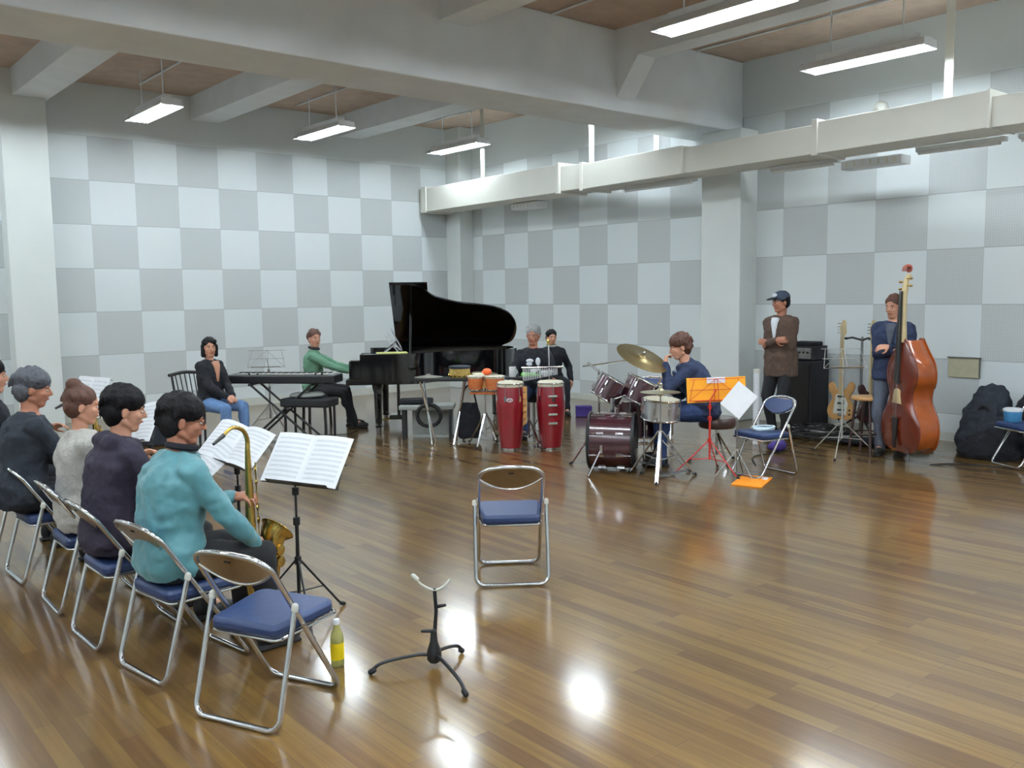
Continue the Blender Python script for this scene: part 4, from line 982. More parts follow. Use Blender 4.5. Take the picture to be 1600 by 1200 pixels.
cymbal(MB(), Matrix.Translation((0, 0, .815)), .185).build('top_cymbal', mat('pale_cymbal', (196, 190, 160), .3, 1., var=.08), t)
cymbal(MB(), Matrix.Translation((0, 0, .785)) @ Matrix.Rotation(PI, 4, 'X'), .185).build('bottom_cymbal', M_cymbal, t)
MB().tube([(0, 0, .08), (0, 0, .50)], .013, 10).build('stand_post', M_chrome, t); MB().tube([(0, 0, .5), (0, 0, .92)], .006, 8).build('pull_rod', M_chrome, t)
MB().lathe([(.012, .84), (.02, .85), (.02, .875), (.01, .885)], 16).build('clutch', M_chrome, t)
tripod_legs(t, .34, .44, M_chrome, .018, angs=(-25, 95, 215)); MB().bar((.0, .0, .02), F_ * -.26 + V((0, 0, .06)), .09, .012).build('foot_pedal', M_steel, t, smooth=False)
t = thing('crash_cymbal', 'large tilted bronze cymbal on a boom stand above the toms', 'cymbal', (6.55, 6.42, 0))
cc = V((6.74, 6.00, 1.085)) - V((6.55, 6.42, 0)); nn = (V((0, 0, 1)) * .87 + RI * .34 + TC * .36).normalized()
cymbal(MB(), frameM(cc, nn.cross(TC), nn), .27).build('cymbal', M_cymbal, t)
MB().capsule(cc + nn * .02, cc + nn * .05, .014).build('wing_nut', M_chrome, t)
MB().tube([(0, 0, .12), (0, 0, .95)], .012, 8).build('stand_post', M_chrome, t); MB().tube([V((0, 0, .93)), V((-.06, .10, 1.02)) * 1., ], .012, 8).build('tilter', M_chrome, t)
MB().tube([V((-.09, .14, .98)), V((0, 0, 1.0)) , cc - nn * .01], .008, 8).build('boom_arm', M_chrome, t); tripod_legs(t, .30, .40, M_chrome, .016, angs=(40, 160, 280))
t = thing('drum_throne', 'dark red round drum throne under the drummer', 'stool', (7.38, 5.58, 0))
MB().lathe([(.0, .36), (.17, .36), (.185, .38), (.185, .44), (.17, .465), (0, .47)], 30).build('seat_cushion', M_dkbrown, t); MB().tube([(0, 0, .08), (0, 0, .37)], .014, 8).build('post', M_chrome, t); tripod_legs(t, .26, .30, M_chrome, angs=(0, 120, 240))
t = thing('bass_drum_pedal', 'small chrome foot pedal behind the bass drum', 'pedal', (6.66, 5.86, 0), math.atan2(F_.y, F_.x))
MB().bar((-.13, 0, .02), (.10, 0, .07), .08, .01).build('footboard', M_steel, t, smooth=False); MB().tube([(.11, -.05, 0), (.11, -.05, .2), (.11, .05, .2), (.11, .05, 0)], .008, 8).build('frame', M_chrome, t)
st = MB().bar((0, 0, 0), (.10, -.16, .30), .035, .012).build('wooden_batten', M_tan, None, smooth=False, bevel=.003); st.location = (7.84, 6.92, .47); tag(st, 'narrow tan wooden batten leaning on the half hidden blue chair', 'batten')

# ---- yellow stand, paper, folder, right chair things
t, D, R, A, O = music_stand('red tripod music stand holding a yellow folder before the drummer', (6.86, 5.27), (6.922, 5.246, .80), -2.458 + PI, -.19, -.043, .50, .20, metal=M_redpaint, legs=(25, 145, 265), leg_r=.34, hub=.32)
fl = thing('yellow_folder', 'open yellow folder standing on the red music stand', 'folder', tuple(O + D(0, 0, .012)))
o0 = D(0, 0, .012)
for q in (-1, 1):
    pts = [D(0, -.115, .012) - o0, D(q * .272, -.118, .04) - o0, D(q * .272, .122, .04) - o0, D(0, .112, .012) - o0]; N_ = A[2]
    vs = [p for p in pts] + [p + N_ * .005 for p in pts]
    MB().add(vs, [(0, 1, 2, 3), (7, 6, 5, 4), (0, 4, 5, 1), (1, 5, 6, 2), (2, 6, 7, 3), (3, 7, 4, 0)]).build('cover', M_yellow, fl, smooth=False)
MB().box(D(0, .09, .003) - o0, (.17, .055, .004), R).build('paper_label', M_paper, fl, smooth=False)
pc = V((6.90, 4.975, .725)); nn = V((-.64, -.76, .22)).normalized(); e1 = V((.76, -.64, 0)); e2 = nn.cross(e1); a = -.72
t2 = thing('loose_page', 'tilted white page clipped beside the yellow folder', 'paper', tuple(pc))
Rp = Matrix((e1 * math.cos(a) + e2 * math.sin(a), -e1 * math.sin(a) + e2 * math.cos(a), nn)).transposed()
MB().box((0, 0, 0), (.225, .275, .003), Rp).build('page', M_paper, t2, smooth=False)
ts = thing('page_stand', 'thin grey stand that carries the tilted white page', 'stand', (6.93, 5.01, 0))
MB().tube([(0, 0, .02), (0, .005, .60), (.01, .012, .70)], .006, 8).build('pole', M_steel, ts)
for a_ in (20, 140, 260):
    a_ = math.radians(a_); MB().tube([(0, 0, .26), (.2 * math.cos(a_), .2 * math.sin(a_), .01)], .005, 6).build('leg', M_steel, ts)
MB().box((.012, .014, .70), (.03, .02, .04)).build('page_clip', M_rubber, ts, smooth=False)
of = thing('orange_folder', 'orange folder lying flat on the floor before the right chair', 'folder', (6.86, 4.80, 0))
P4 = [(-.26, .03), (-.18, -.23), (.24, -.06), (.17, .21)]
MB().prism(P4, .002, .012).build('cover', M_orange, of, smooth=False); MB().prism([(.10, -.09), (.20, -.05), (.17, .04), (.12, .03)], .012, .016).build('paper_label', M_paper, of, smooth=False)
t = thing('cable_bundle', 'coiled pale cable lying on the seat of the right blue chair', 'cable', (7.18, 4.90, .425))
pts = [V(((.11 + .012 * math.sin(k * .9)) * math.cos(k * .42), (.085 + .01 * math.cos(k)) * math.sin(k * .42), .012 + .00035 * k)) for k in range(60)]
MB().tube(pts, .009, 8).build('cable', mat('pale_blue_cable', (196, 214, 224), .4, var=.1), t)
t = thing('purple_pouch', 'small purple cloth pouch on the floor behind the right chair', 'pouch', (8.35, 5.52, 0)); MB().ell((0, 0, .06), (.14, .08, .06)).ell((.06, 0, .09), (.06, .05, .04)).build('pouch', M_purple, t, remesh=.01)
t = thing('purple_box', 'small dark purple box on the floor between congas and drum kit', 'box', (8.85, 8.97, 0), -.7); MB().box((0, 0, .07), (.22, .16, .13)).build('box_body', M_purple, t, smooth=False, bevel=.008); MB().box((0, 0, .14), (.225, .165, .02)).build('lid', M_purple, t, smooth=False, bevel=.004)
t = thing('paper_roll', 'narrow pale upright roll standing left of the person in the brown jacket', 'roll', (8.62, 5.98, 0)); MB().lathe([(.035, 0), (.035, .84)], 20).build('roll', M_whitecloth, t); MB().lathe([(.0365, .80), (.0365, .845), (.02, .846)], 20).build('end_band', M_cap, t)

# ---- congas and hand percussion
def conga(lab, loc, rz, logo):
    t = thing('conga_drum', lab, 'conga', loc, rz, 'red congas')
    MB().lathe([(.112, .02), (.118, .05), (.138, .22), (.158, .42), (.160, .52), (.146, .64), (.134, .71)], 40).build('shell', M_red, t)
    MB().lathe([(.118, .0), (.118, .022), (.108, .024)], 40).build('base_ring', M_chrome, t)
    MB().lathe([(.14, .70), (.143, .745), (.13, .757), (0, .76)], 40, cap=False).build('drum_head', M_skinhead, t)
    MB().tube([(.146 * math.cos(a), .146 * math.sin(a), .735) for a in [2 * PI * k / 36 for k in range(36)]], .0065, 8, closed=True).build('rim', M_chrome, t)
    for k in range(6):
        a = 2 * PI * (k + .5) / 6; R = Matrix.Rotation(a, 3, 'Z'); m = MB().tube([R @ V((.15, 0, .735)), R @ V((.163, 0, .60))], .004, 6); m.box(R @ V((.156, 0, .57)), (.016, .03, .06), R); m.build('tuning_lug', M_chrome, t, smooth=False)
    if logo:
        a0 = math.atan2(TC.y, TC.x) - rz
        def pt(da, z, rr=.0): return V(((.1575 + rr) * math.cos(a0 + da), (.1575 + rr) * math.sin(a0 + da), z))
        ring = [pt(-.05 + .20 * math.cos(q), .565 + .018 * math.sin(q)) for q in [2 * PI * k / 20 for k in range(20)]]
        lg = MB().tube(ring, .004, 6, closed=True); lg.tube([pt(-.2, .565), pt(-.1, .575), pt(-.02, .56), pt(.08, .575)], .004, 6); lg.build('emblem', M_whitecloth, t)
    else:
        a0 = math.atan2(TC.y, TC.x) - rz
        for z in (.30, .40, .50, .60):
            r = .165 if z > .3 else .158
            MB().box((r * math.cos(a0 + .1), r * math.sin(a0 + .1), z), (.012, .10, .022), Matrix.Rotation(a0 + .1, 3, 'Z')).build('side_plate', mat('pale_green_metal', (186, 200, 186), .35, .6), t, smooth=False, bevel=.004)
    return t
conga('red conga drum with a white oval emblem, left of the pair', (6.42, 7.66, 0), 0, True)
conga('red conga drum with pale side plates, right of the pair', (6.77, 7.38, 0), .5, False)
t = thing('wooden_strap', 'tan wooden rattle strap hanging beside the left conga', 'rattle', (6.47, 7.47, .71))
mb = MB()
for k in range(6): mb.bar((0, 0, -.07 * k), (-.008 * k, -.008 * k, -.07 * (k + 1) + .006), .06, .014, (1, 0, 0))
mb.build('wood_links', M_tan, t, smooth=False, bevel=.003); MB().tube([(-.0, .0, .03), (0, 0, -.42)], .004, 6).build('cord', M_rubber, t)
t = thing('conga_stand', 'chrome tripod stand between the two red congas', 'stand', (6.66, 7.62, 0)); MB().tube([(0, 0, .1), (0, 0, .5)], .011, 8).build('post', M_chrome, t); tripod_legs(t, .24, .3, M_chrome)
t = thing('bongo_drums', 'pair of orange wooden bongos on a chrome stand left of the congas', 'bongos', (6.36, 8.04, 0), -.85)
for x, r, nm in ((-.10, .095, 'small_bongo'), (.115, .11, 'large_bongo')):
    b = MB().lathe([(r * .82, .64), (r * .98, .70), (r, .78)], 30, Matrix.Translation((x, 0, 0))).build(nm, M_bongo, t)
    MB().lathe([(r + .004, .775), (r + .006, .80), (r - .01, .805), (0, .806)], 30, Matrix.Translation((x, 0, 0)), cap=False).build('drum_head', M_skinhead, b)
    MB().tube([(x + (r + .008) * math.cos(a), (r + .008) * math.sin(a), .788) for a in [2 * PI * k / 28 for k in range(28)]], .005, 6, closed=True).build('rim', M_chrome, b)
    MB().lathe([(r * .84, .635), (r * .84, .655)], 28, Matrix.Translation((x, 0, 0)), cap=False).build('bottom_ring', M_chrome, b)
MB().box((0, 0, .70), (.06, .05, .08)).build('centre_block', M_tan, t, smooth=False, bevel=.006); MB().box((0, 0, .605), (.34, .10, .03)).build('cradle', M_bongo, t, smooth=False, bevel=.008)
MB().tube([(0, 0, .1), (0, 0, .6)], .012, 8).build('post', M_chrome, t); tripod_legs(t, .28, .36, M_chrome)
t = thing('shaker_ball', 'bright orange ball-shaped shaker lying on the bongos', 'shaker', (6.38, 8.02, .846)); MB().ell((0, 0, 0), (.055, .055, .04)).build('ball', M_orangeball, t); MB().tube([(.04, .02, 0), (.11, .06, -.02)], .008, 8).build('handle', M_tan, t)
t = thing('splash_cymbal', 'small pale cymbal on a stand behind the bongos', 'cymbal', (6.62, 8.36, 0)); cymbal(MB(), Matrix.Translation((0, 0, .80)) @ Matrix.Rotation(.12, 4, 'X'), .16).build('cymbal', mat('pale_cymbal', (196, 190, 160), .3, 1.), t); MB().tube([(0, 0, .1), (0, 0, .84)], .008, 8).build('post', M_chrome, t); tripod_legs(t, .25, .32, M_chrome)
t = thing('percussion_table', 'low trap table with a cloth top left of the bongos', 'table', (6.10, 8.48, 0), -.75)
MB().box((0, 0, .755), (.60, .34, .03)).build('table_top', M_rubber, t, smooth=False, bevel=.006)
for x in (-.25, .25): MB().tube([(x, -.14, .74), (x * .5, .14, .01)], .012, 8).build('leg', M_chrome, t); MB().tube([(x, .14, .74), (x * .5, -.14, .01)], .012, 8).build('leg', M_chrome, t)
t = thing('hand_cymbal', 'flat grey hand cymbal lying on the left of the trap table', 'cymbal', (5.98, 8.60, .78)); cymbal(MB(), Matrix.Translation((0, 0, .012)), .165).build('cymbal', mat('dull_cymbal', (150, 148, 136), .45, .9), t)
t = thing('woven_basket_rattle', 'golden woven rattle with a dark rim on the trap table', 'rattle', (6.25, 8.36, .77)); MB().lathe([(.105, 0), (.12, .03), (.12, .11)], 28).build('woven_side', M_wicker, t); MB().lathe([(.125, .105), (.128, .13), (.11, .135), (0, .13)], 28, cap=False).build('rim_top', M_darkcoat, t)
for k in range(14):
    a = 2 * PI * k / 14; MB().ell((.125 * math.cos(a), .125 * math.sin(a), .03), (.012, .012, .02), None, 8, 6).build('shell_bead', M_gold, t)
t = thing('bar_chimes', 'row of silver bar chimes hanging from a bar behind the congas', 'chimes', (6.98, 7.78, 0), math.atan2(RI.y, RI.x))
MB().tube([(-.22, 0, .87), (.26, 0, .87)], .012, 8).build('top_bar', M_chrome, t)
for k in range(20): MB().tube([(-.20 + .0205 * k, 0, .86), (-.20 + .0205 * k, 0, .79 - .004 * (20 - k))], .0048, 6).build('chime_tube', M_white, t)
MB().tube([(.0, .02, .1), (.0, .02, .87)], .010, 8).build('post', M_chrome, t); tripod_legs(t, .24, .3, M_chrome)
t = thing('side_table', 'small dark side table in front of the silver-haired player', 'table', (7.02, 8.04, 0), -.7)
MB().box((0, 0, .735), (.56, .24, .02)).build('table_top', M_rubber, t, smooth=False)
for x in (-.24, .24): MB().tube([(x, 0, .73), (x, 0, .01)], .012, 8).build('leg', M_steel, t); MB().tube([(x, -.12, .012), (x, .12, .012)], .012, 8).build('foot_bar', M_steel, t)
t = thing('white_mug', 'white mug standing on the small side table', 'mug', (6.87, 8.15, .745)); MB().lathe([(.035, 0), (.042, .01), (.042, .12), (.038, .12), (.036, .015), (0, .012)], 24).build('mug_body', M_white, t); MB().tube(arc((.042, 0, .06), .03, -PI / 2, PI / 2, 8), .006, 6).build('handle', M_white, t)
t = thing('green_shaker', 'bright green shaker lying on the small side table', 'shaker', (6.99, 8.00, .745)); MB().capsule((-.05, .04, .028), (.05, -.04, .028), .028, .024).build('shaker_body', M_greenp, t); MB().capsule((.05, -.04, .028), (.10, -.08, .02), .01).build('handle', M_greenp, t)
t = thing('white_bowl', 'round white bowl on the right of the small side table', 'bowl', (7.17, 7.89, .745)); MB().lathe([(.03, 0), (.06, .025), (.078, .065), (.072, .065), (.055, .03), (0, .012)], 28).build('bowl_body', M_white, t); MB().lathe([(.03, -.0), (.03, .006)], 20).build('foot_ring', M_white, t)
t = thing('microphone_stand', 'thin chrome microphone stand before the silver-haired player', 'stand', (7.06, 7.72, 0)); MB().tube([(0, 0, .05), (0, 0, .98), (.04, .05, 1.12)], .007, 8).build('post', M_steel, t)
MB().lathe([(.13, 0), (.13, .012), (.02, .03)], 24).build('base_plate', M_black, t); MB().capsule((.045, .055, 1.13), (.075, .09, 1.17), .014, .022).build('microphone', M_gold, t)
# chair of the percussionist
for (x, y, lab, m) in ((7.42, 8.40, 'black round stool under the silver-haired player', M_tolex), (8.89, 9.68, 'black round stool under the young person by the wall', M_tolex)):
    t = thing('round_stool', lab, 'stool', (x, y, 0)); zt = .45 if x < 8 else .40
    MB().lathe([(0, zt - .06), (.16, zt - .06), (.17, zt - .03), (.165, zt), (0, zt + .005)], 26).build('seat_cushion', m, t)
    for k in range(4):
        a = PI / 4 + PI / 2 * k; MB().tube([(.11 * math.cos(a), .11 * math.sin(a), zt - .05), (.17 * math.cos(a), .17 * math.sin(a), 0)], .010, 8).build('leg', M_steel, t)
# low bench with coil
t = thing('low_bench', 'low grey bench with a black coiled hose in front of the piano', 'bench', (6.22, 8.98, 0), -.70)
MB().box((0, 0, .385), (.66, .34, .05)).build('bench_top', M_greybox, t, smooth=False, bevel=.01)
for x in (-.28, .28):
    for y in (-.13, .13): MB().box((x, y, .18), (.035, .035, .36)).build('leg', M_black, t, smooth=False)
MB().box((.05, .12, .17), (.50, .03, .30)).build('back_panel', M_greybox, t, smooth=False)
t = thing('coiled_cable', 'black cable coiled and hanging on the front of the low bench', 'cable', (6.11, 8.80, .30), -.70)
pts = [V((.14 * math.cos(k * .35) + .006 * math.sin(k), -.01 * math.sin(k * 1.3), .13 * math.sin(k * .35) + .004 * math.cos(k * .8))) for k in range(80)]
MB().tube(pts, .020, 8).build('cable', M_rubber, t); MB().tube([(0, -.02, .10), (0, -.03, .16), (0, .05, .15)], .012, 6).build('cable_tie', M_darkcoat, t)
t = thing('effects_case', 'black narrow instrument case lying on the low grey bench', 'case', (6.13, 9.08, .412), -.7); MB().box((0, 0, .035), (.40, .16, .07)).build('case_body', M_tolex, t, smooth=False, bevel=.02); MB().tube([(-.05, -.085, .035), (-.04, -.11, .035), (.04, -.11, .035), (.05, -.085, .035)], .006, 6).build('carry_handle', M_rubber, t)
t = thing('shoulder_bag', 'black shoulder bag hanging by the percussion stands', 'bag', (6.42, 8.42, 0), -.7)
MB().loft([((0, 0, .04), .07, .12), ((0, 0, .10), .08, .15), ((0, 0, .30), .06, .14), ((0, 0, .46), .025, .10)], (0, 1, 0)).build('bag_body', M_blackcloth, t, remesh=.012, wob=.03); MB().tube(bez([(-.09, 0, .44), (-.05, 0, .60), (0, 0, .66), (.05, 0, .60), (.09, 0, .44)], 5), .010, 6).build('strap', M_blackcloth, t)

# ---- double bass
t = thing('double_bass', 'amber varnished double bass held upright by the standing person in navy', 'double bass', (8.72, 4.27, 0), 0)
nF = (-RI * .99 + TC * .15).normalized(); upB = (V((0, 0, 1)) + RI * .085).normalized(); MBs = frameM((0, 0, 0), nF, upB)
def outl(sc=1.):
    P_ = [(0, .12), (.16, .125), (.28, .18), (.335, .30), (.325, .42), (.26, .52), (.205, .60), (.195, .68), (.215, .76), (.255, .83), (.262, .92), (.225, 1.02), (.14, 1.11), (.07, 1.19), (.035, 1.235)]
    c = bez([(x, y, 0) for x, y in P_], 4); r = [(p.x, p.y) for p in c]; l = [(-p.x, p.y) for p in reversed(c)][:-1]
    return [((x) * sc, .66 + (y - .66) * sc) for x, y in (r + l)]
def ring(sc, xx): return [MBs @ V((xx, x, z)) for x, z in outl(sc)]
def shell(seq, name, m, par, capA=True, capB=True):
    vs = []; n = len(outl())
    for sc, xx in seq: vs += ring(sc, xx)
    fs = []
    for i in range(len(seq) - 1):
        for k in range(n): k2 = (k + 1) % n; fs.append((i * n + k, i * n + k2, (i + 1) * n + k2, (i + 1) * n + k))
    if capA: fs.append(tuple(range(n))[::-1])
    if capB: fs.append(tuple((len(seq) - 1) * n + k for k in range(n)))
    return MB().add(vs, fs).build(name, m, par)
shell([(.96, -.10), (.97, -.09), (.97, .09), (.96, .10)], 'ribs', M_bassv, t)
fp = shell([(1.0, .095), (1.005, .103), (.98, .110), (.85, .126), (.6, .138), (.3, .140)], 'front_plate', M_bassdark, t)
shell([(1.0, -.095), (1.005, -.103), (.98, -.110), (.8, -.142), (.5, -.15)], 'back_plate', M_bassv, t)
MB().tube([MBs @ V(p) for p in ((.10, 0, 1.2), (.105, 0, 1.45), (.10, 0, 1.70))], [.036, .027, .024], 14).build('neck', M_maple, t)
mb = MB(); vs = [MBs @ V(p) for p in ((.14, -.042, .80), (.14, .042, .80), (.135, .022, 1.70), (.135, -.022, 1.70), (.165, -.036, .80), (.165, .036, .80), (.15, .018, 1.70), (.15, -.018, 1.70))]
mb.add(vs, [(0, 3, 2, 1), (4, 5, 6, 7), (0, 1, 5, 4), (1, 2, 6, 5), (2, 3, 7, 6), (3, 0, 4, 7)]).build('fingerboard', M_ebony, t, smooth=False, bevel=.004)
pb = MB().tube([MBs @ V(p) for p in ((.10, 0, 1.69), (.09, 0, 1.80), (.06, 0, 1.86))], [.030, .026, .022], 10).build('pegbox', M_maple, t)
sc_ = MB()
sc_.tube([MBs @ V((.07 + (.045 - .0035 * k) * math.cos(k * .5 - .4), 0, 1.905 + (.045 - .0035 * k) * math.sin(k * .5 - .4))) for k in range(12)], [.024] * 6 + [.02] * 6, 10)
sc_.build('scroll', mat('red_brown_varnish', (140, 48, 24), .3, var=.1, coat=.5), t)
for k in range(4):
    q = 1 if k % 2 else -1; z = 1.715 + .035 * k
    pg = MB().tube([MBs @ V((.095, 0, z)), MBs @ V((.095, q * .07, z))], .006, 8).build('tuning_peg', M_gold, t); MB().ell(MBs @ V((.095, q * .085, z)), (.02, .02, .012), None, 10, 8).build('peg_button', M_gold, pg)
br = MB(); br.prism([(-.075, .60), (.075, .60), (.06, .66), (.045, .735), (0, .75), (-.045, .735), (-.06, .66)], .14, .152, MBs @ Matrix(((0, 0, 1, 0), (1, 0, 0, 0), (0, 1, 0, 0), (0, 0, 0, 1)))); br.build('bridge', M_maple, t, smooth=False, bevel=.003)
MB().prism([(-.02, .16), (.02, .16), (.05, .46), (-.05, .46)], .15, .165, MBs @ Matrix(((0, 0, 1, 0), (1, 0, 0, 0), (0, 1, 0, 0), (0, 0, 0, 1)))).build('tailpiece', M_ebony, t, smooth=False, bevel=.004)
for k in range(4):
    y = -.027 + .018 * k; MB().tube([MBs @ V((.166, y, .46)), MBs @ V((.172, y * 1.2, .745)), MBs @ V((.150, y * .5, 1.70))], .0016, 5).build('string', M_steel, t)
for q in (-1, 1):
    MB().tube([MBs @ V(p) for p in ((.134, q * .09, .76), (.128, q * .115, .73), (.126, q * .13, .66), (.124, q * .15, .58), (.128, q * .135, .55))], .006, 6).build('f_hole', M_ebony, t)
MB().tube([MBs @ V((0, 0, .13)), (0, 0, .005)], .008, 8).build('endpin', M_steel, t)
t = thing('bar_stool', 'round wooden-topped stool left of the double bass', 'stool', (8.92, 4.83, 0)); MB().lathe([(0, .57), (.15, .57), (.16, .585), (.155, .605), (0, .61)], 30).build('seat', M_tan, t)
for k in range(4):
    a = PI / 4 + PI / 2 * k; MB().tube([(.11 * math.cos(a), .11 * math.sin(a), .57), (.17 * math.cos(a), .17 * math.sin(a), 0)], .015, 8).build('leg', M_dkbrown, t)
MB().tube([(.145 * math.cos(a), .145 * math.sin(a), .22) for a in [2 * PI * k / 24 for k in range(24)]], .009, 6, closed=True).build('foot_ring', M_dkbrown, t)

# ---- guitars on their stand, wire music stand, amp, cables
def guitar(name, lab, loc, yaw, bodym, neckm, s=1.):
    t = thing(name, lab, 'guitar', loc, yaw, 'guitars on the tall stand')
    # local: x front normal, y lateral, z up; base at z 0
    P_ = [(0, 0), (.10, .005), (.155, .07), (.15, .16), (.105, .24), (.10, .28), (.14, .35), (.15, .42), (.11, .455), (.075, .42), (.05, .37), (.0, .36)]
    c = bez([(x, y, 0) for x, y in P_], 4); r = [(p.x, p.y) for p in c]; l = [(-p.x, p.y * .985) for p in reversed(c)][1:-1]
    Mx = Matrix(((0, 0, 1, 0), (1, 0, 0, 0), (0, 1, 0, 0), (0, 0, 0, 1)))
    MB().prism(r + l, -.022, .022, Mx).build('body', bodym, t, bevel=.008)
    MB().prism([(-.09, .08), (.06, .06), (.08, .20), (.02, .33), (-.06, .30)], .0225, .026, Mx).build('pickguard', M_cap if bodym is M_tan else M_ebony, t, smooth=False)
    for z in (.12, .2, .28): MB().box((.027, 0, z), (.012, .08, .02)).build('pickup', M_ebony, t, smooth=False, bevel=.002)
    MB().box((.027, 0, .065), (.012, .075, .03)).build('bridge', M_chrome, t, smooth=False)
    MB().prism([(-.031, .30), (.031, .30), (.021, .98), (-.021, .98)], .008, .03, Mx).build('neck', neckm, t, smooth=False, bevel=.004)
    MB().prism([(-.022, .98), (.022, .98), (.045, 1.03), (.035, 1.17), (.0, 1.18), (-.03, 1.10)], .0, .016, Mx).build('headstock', neckm, t, smooth=False, bevel=.003)
    for k in range(4):
        pgo = MB().tube([(.008, -.02, 1.03 + .035 * k), (.008, -.06, 1.03 + .035 * k)], .006, 8).build('tuning_peg', M_chrome, t)
        MB().tube([(.034, -.018 + .012 * k, .07), (.032, -.012 + .008 * k, 1.02 + .03 * k)], .0013, 4).build('string', M_steel, t)
    for k in range(2): MB().lathe([(.011, 0), (.011, .014), (0, .015)], 12, Matrix.Translation((.023, .10, .07 + .05 * k)) @ Matrix.Rotation(PI / 2, 4, 'Y')).build('control_knob', M_ebony, t)
    return t
guitar('bass_guitar', 'tan-bodied electric bass guitar on the tall stand', (9.80, 5.62, .19), math.radians(-165), M_tan, M_maple)
guitar('bass_guitar', 'dark brown electric bass guitar on the tall stand nearer the double bass', (9.83, 5.28, .19), math.radians(-120), M_dkbrown, M_maple)
t = thing('guitar_stand', 'tall black double guitar stand against the right wall', 'stand', (9.93, 5.45, 0))
MB().tube([(0, 0, .02), (0, 0, 1.17)], .014, 10).build('post', M_steel, t)
for q in (-1, 1):
    MB().tube([(0, 0, 1.13), (-.04, q * .10, 1.16), (-.09, q * .15, 1.15)], .012, 8).build('upper_arm', M_black, t); MB().tube([(-.09, q * .19, 1.15), (-.09, q * .13, 1.15)], .014, 8).build('yoke', M_black, t)
    a1 = MB().tube([(0, 0, .30), (-.05, q * .17, .22), (-.16, q * .17, .17), (-.19, q * .17, .21)], .010, 8).build('lower_arm', M_black, t)
    MB().tube([(0, 0, .25), (-.22, q * .3, .015)], .010, 8).build('leg', M_black, t)
MB().tube([(0, 0, .25), (.25, 0, .015)], .010, 8).build('leg', M_black, t)
t, D, R, A, O = music_stand('thin silver wire music stand in front of the guitars', (8.62, 4.93), (8.60, 4.91, 1.02), -2.3, .5, 0, .44, .22, metal=mat('silver_paint', (190, 190, 184), .35, .6), legs=(200, 320, 80), leg_r=.36, hub=.36)
t = thing('bass_amplifier', 'tall black speaker cabinet with a silver-fronted amplifier head behind the capped person', 'amplifier', (9.98, 6.22, 0), math.radians(180))
MB().box((0, 0, .43), (.40, .42, .86)).build('speaker_cabinet', M_tolex, t, smooth=False, bevel=.012); MB().box((.203, 0, .43), (.008, .37, .78)).build('grille_cloth', M_ebony, t, smooth=False)
hd = MB().box((0, 0, .955), (.34, .40, .17)).build('amplifier_head', M_tolex, t, smooth=False, bevel=.01); MB().box((.173, 0, .955), (.006, .37, .13)).build('front_panel', M_steel, hd, smooth=False)
for k in range(6): MB().lathe([(.012, 0), (.012, .016), (0, .017)], 12, Matrix.Translation((.175, -.14 + .056 * k, .965)) @ Matrix.Rotation(PI / 2, 4, 'Y')).build('control_knob', M_rubber, hd)
MB().box((0, .02, 1.065), (.24, .30, .05)).build('top_pouch', M_blackcloth, t, bevel=.015)
t = thing('cable_heap', 'tangled heap of black cables on the floor by the right wall', 'cables', (9.55, 5.78, 0))
random.seed(3)
for k in range(5):
    pts = []; ph = random.random() * 6; r0 = .16 + .05 * k
    for i in range(60): pts.append(V((r0 * 1.0 * math.cos(i * .42 + ph) * (1 + .25 * math.sin(i * .13 + k)), r0 * 1.3 * math.sin(i * .42 + ph), .015 + .12 * abs(math.sin(i * .37 + k)) * (1 - k * .12))))
    MB().tube(pts, .010 if k % 2 else .007, 6).build('cable', M_rubber if k % 2 else M_steel if k == 2 else M_rubber, t)
t = thing('gig_bag', 'flat black soft instrument bag lying on the floor beside the double bass', 'bag', (9.42, 4.95, 0), -1.1)
MB().ell((0, 0, .055), (.50, .17, .06)).ell((.35, 0, .05), (.22, .12, .05)).build('bag_body', M_blackcloth, t, remesh=.014, wob=.03); MB().tube(bez([(-.1, -.14, .10), (0, -.2, .13), (.12, -.14, .10)], 5), .010, 6).build('carry_handle', M_rubber, t)
MB().tube([(-.42, -.06, .10), (-.2, -.10, .115), (.2, -.09, .115), (.45, -.03, .09)], .004, 5).build('zip', M_steel, t)
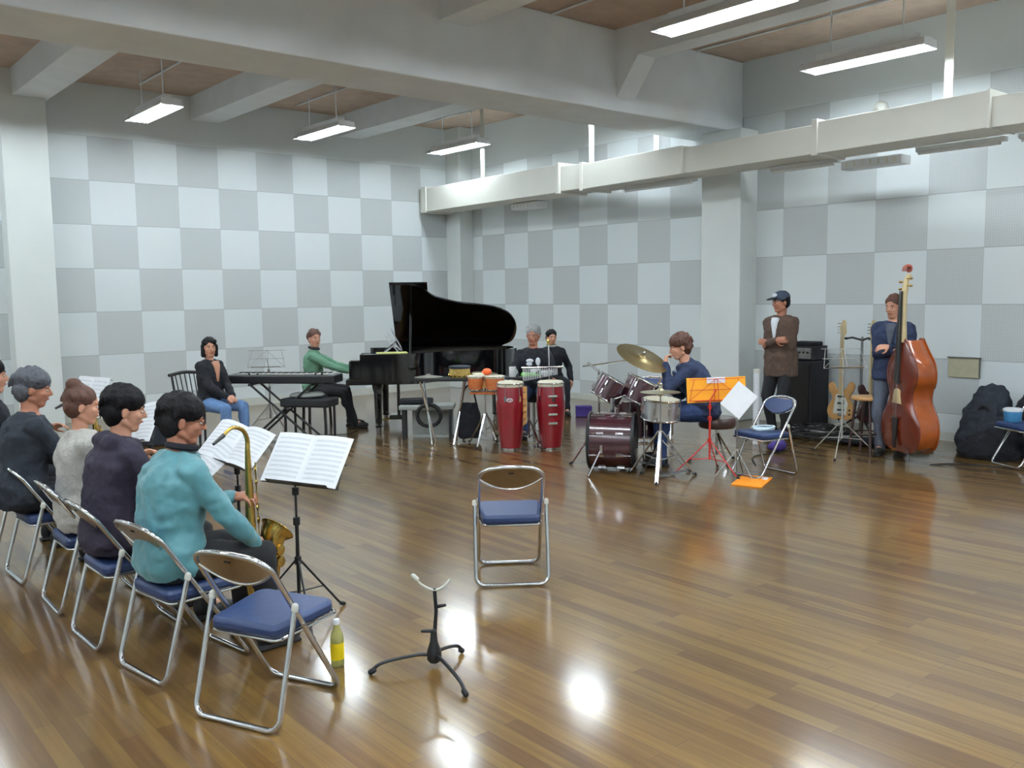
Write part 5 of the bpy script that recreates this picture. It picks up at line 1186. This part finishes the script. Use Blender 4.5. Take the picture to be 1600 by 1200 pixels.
cb = MB().tube(bez([(8.72, 4.05, .008), (8.9, 3.95, .008), (9.0, 3.75, .008), (9.1, 3.5, .008), (9.25, 3.3, .008), (9.3, 3.0, .008)], 6), .006, 6).build('instrument_cable', M_rubber, None); tag(cb, 'thin black cable running along the floor right of the double bass', 'cable')
cb = MB().tube(bez([(7.5, 5.2, .008), (7.9, 5.5, .008), (8.3, 5.45, .008), (8.8, 5.6, .008), (9.3, 5.7, .01)], 6), .006, 6).build('instrument_cable', M_rubber, None); tag(cb, 'thin black cable on the floor from the drum kit to the cable heap', 'cable')
# bags and coats at the right edge
def heap(name, lab, cat, loc, rz, rings, m, strap=True):
    t = thing(name, lab, cat, loc, rz); MB().loft(rings, (1, 0, 0)).build('bag_body' if cat == 'bag' else 'coat_cloth', m, t, remesh=.016, relax=3, wob=.07)
    if strap: MB().tube(bez([(-.12, -.12, .35), (-.19, -.02, .5), (-.12, .12, .35)], 6), .014, 6).build('strap', M_rubber, t)
    return t
heap('backpack', 'big black gig bag leaning on the right wall, left of the dark heap', 'bag', (9.92, 4.02, 0), .1, [((-.10, 0, .0), .22, .24), ((-.08, 0, .12), .24, .27), ((0, .0, .40), .18, .22), ((.08, -.04, .60), .12, .17), ((.12, -.05, .68), .06, .10)], M_darkcoat)
heap('backpack', 'black bag leaning on the wall at the right picture edge', 'bag', (9.95, 3.52, 0), -.1, [((-.05, 0, .0), .22, .25), ((-.05, 0, .15), .23, .26), ((0, .0, .45), .18, .23), ((.08, 0, .66), .11, .18), ((.1, 0, .72), .06, .10)], M_blackcloth)
heap('black_coat', 'crumpled black coat piled before the bags at the right edge', 'coat', (9.60, 3.86, 0), .3, [((0, 0, .0), .22, .28), ((0, 0, .06), .24, .30), ((.02, 0, .16), .18, .25), ((.05, .03, .26), .09, .14)], M_blackcloth, False)
t = thing('blue_tub', 'blue and white plastic tub on the chair at the right edge', 'tub', (9.34, 3.55, .42)); MB().lathe([(.065, 0), (.075, .01), (.085, .11), (.08, .11), (.07, .015), (0, .012)], 28).build('tub_body', M_bluepail, t); MB().lathe([(.089, .105), (.089, .125), (.07, .135), (0, .135)], 28, cap=False).build('lid', M_whitecloth, t)
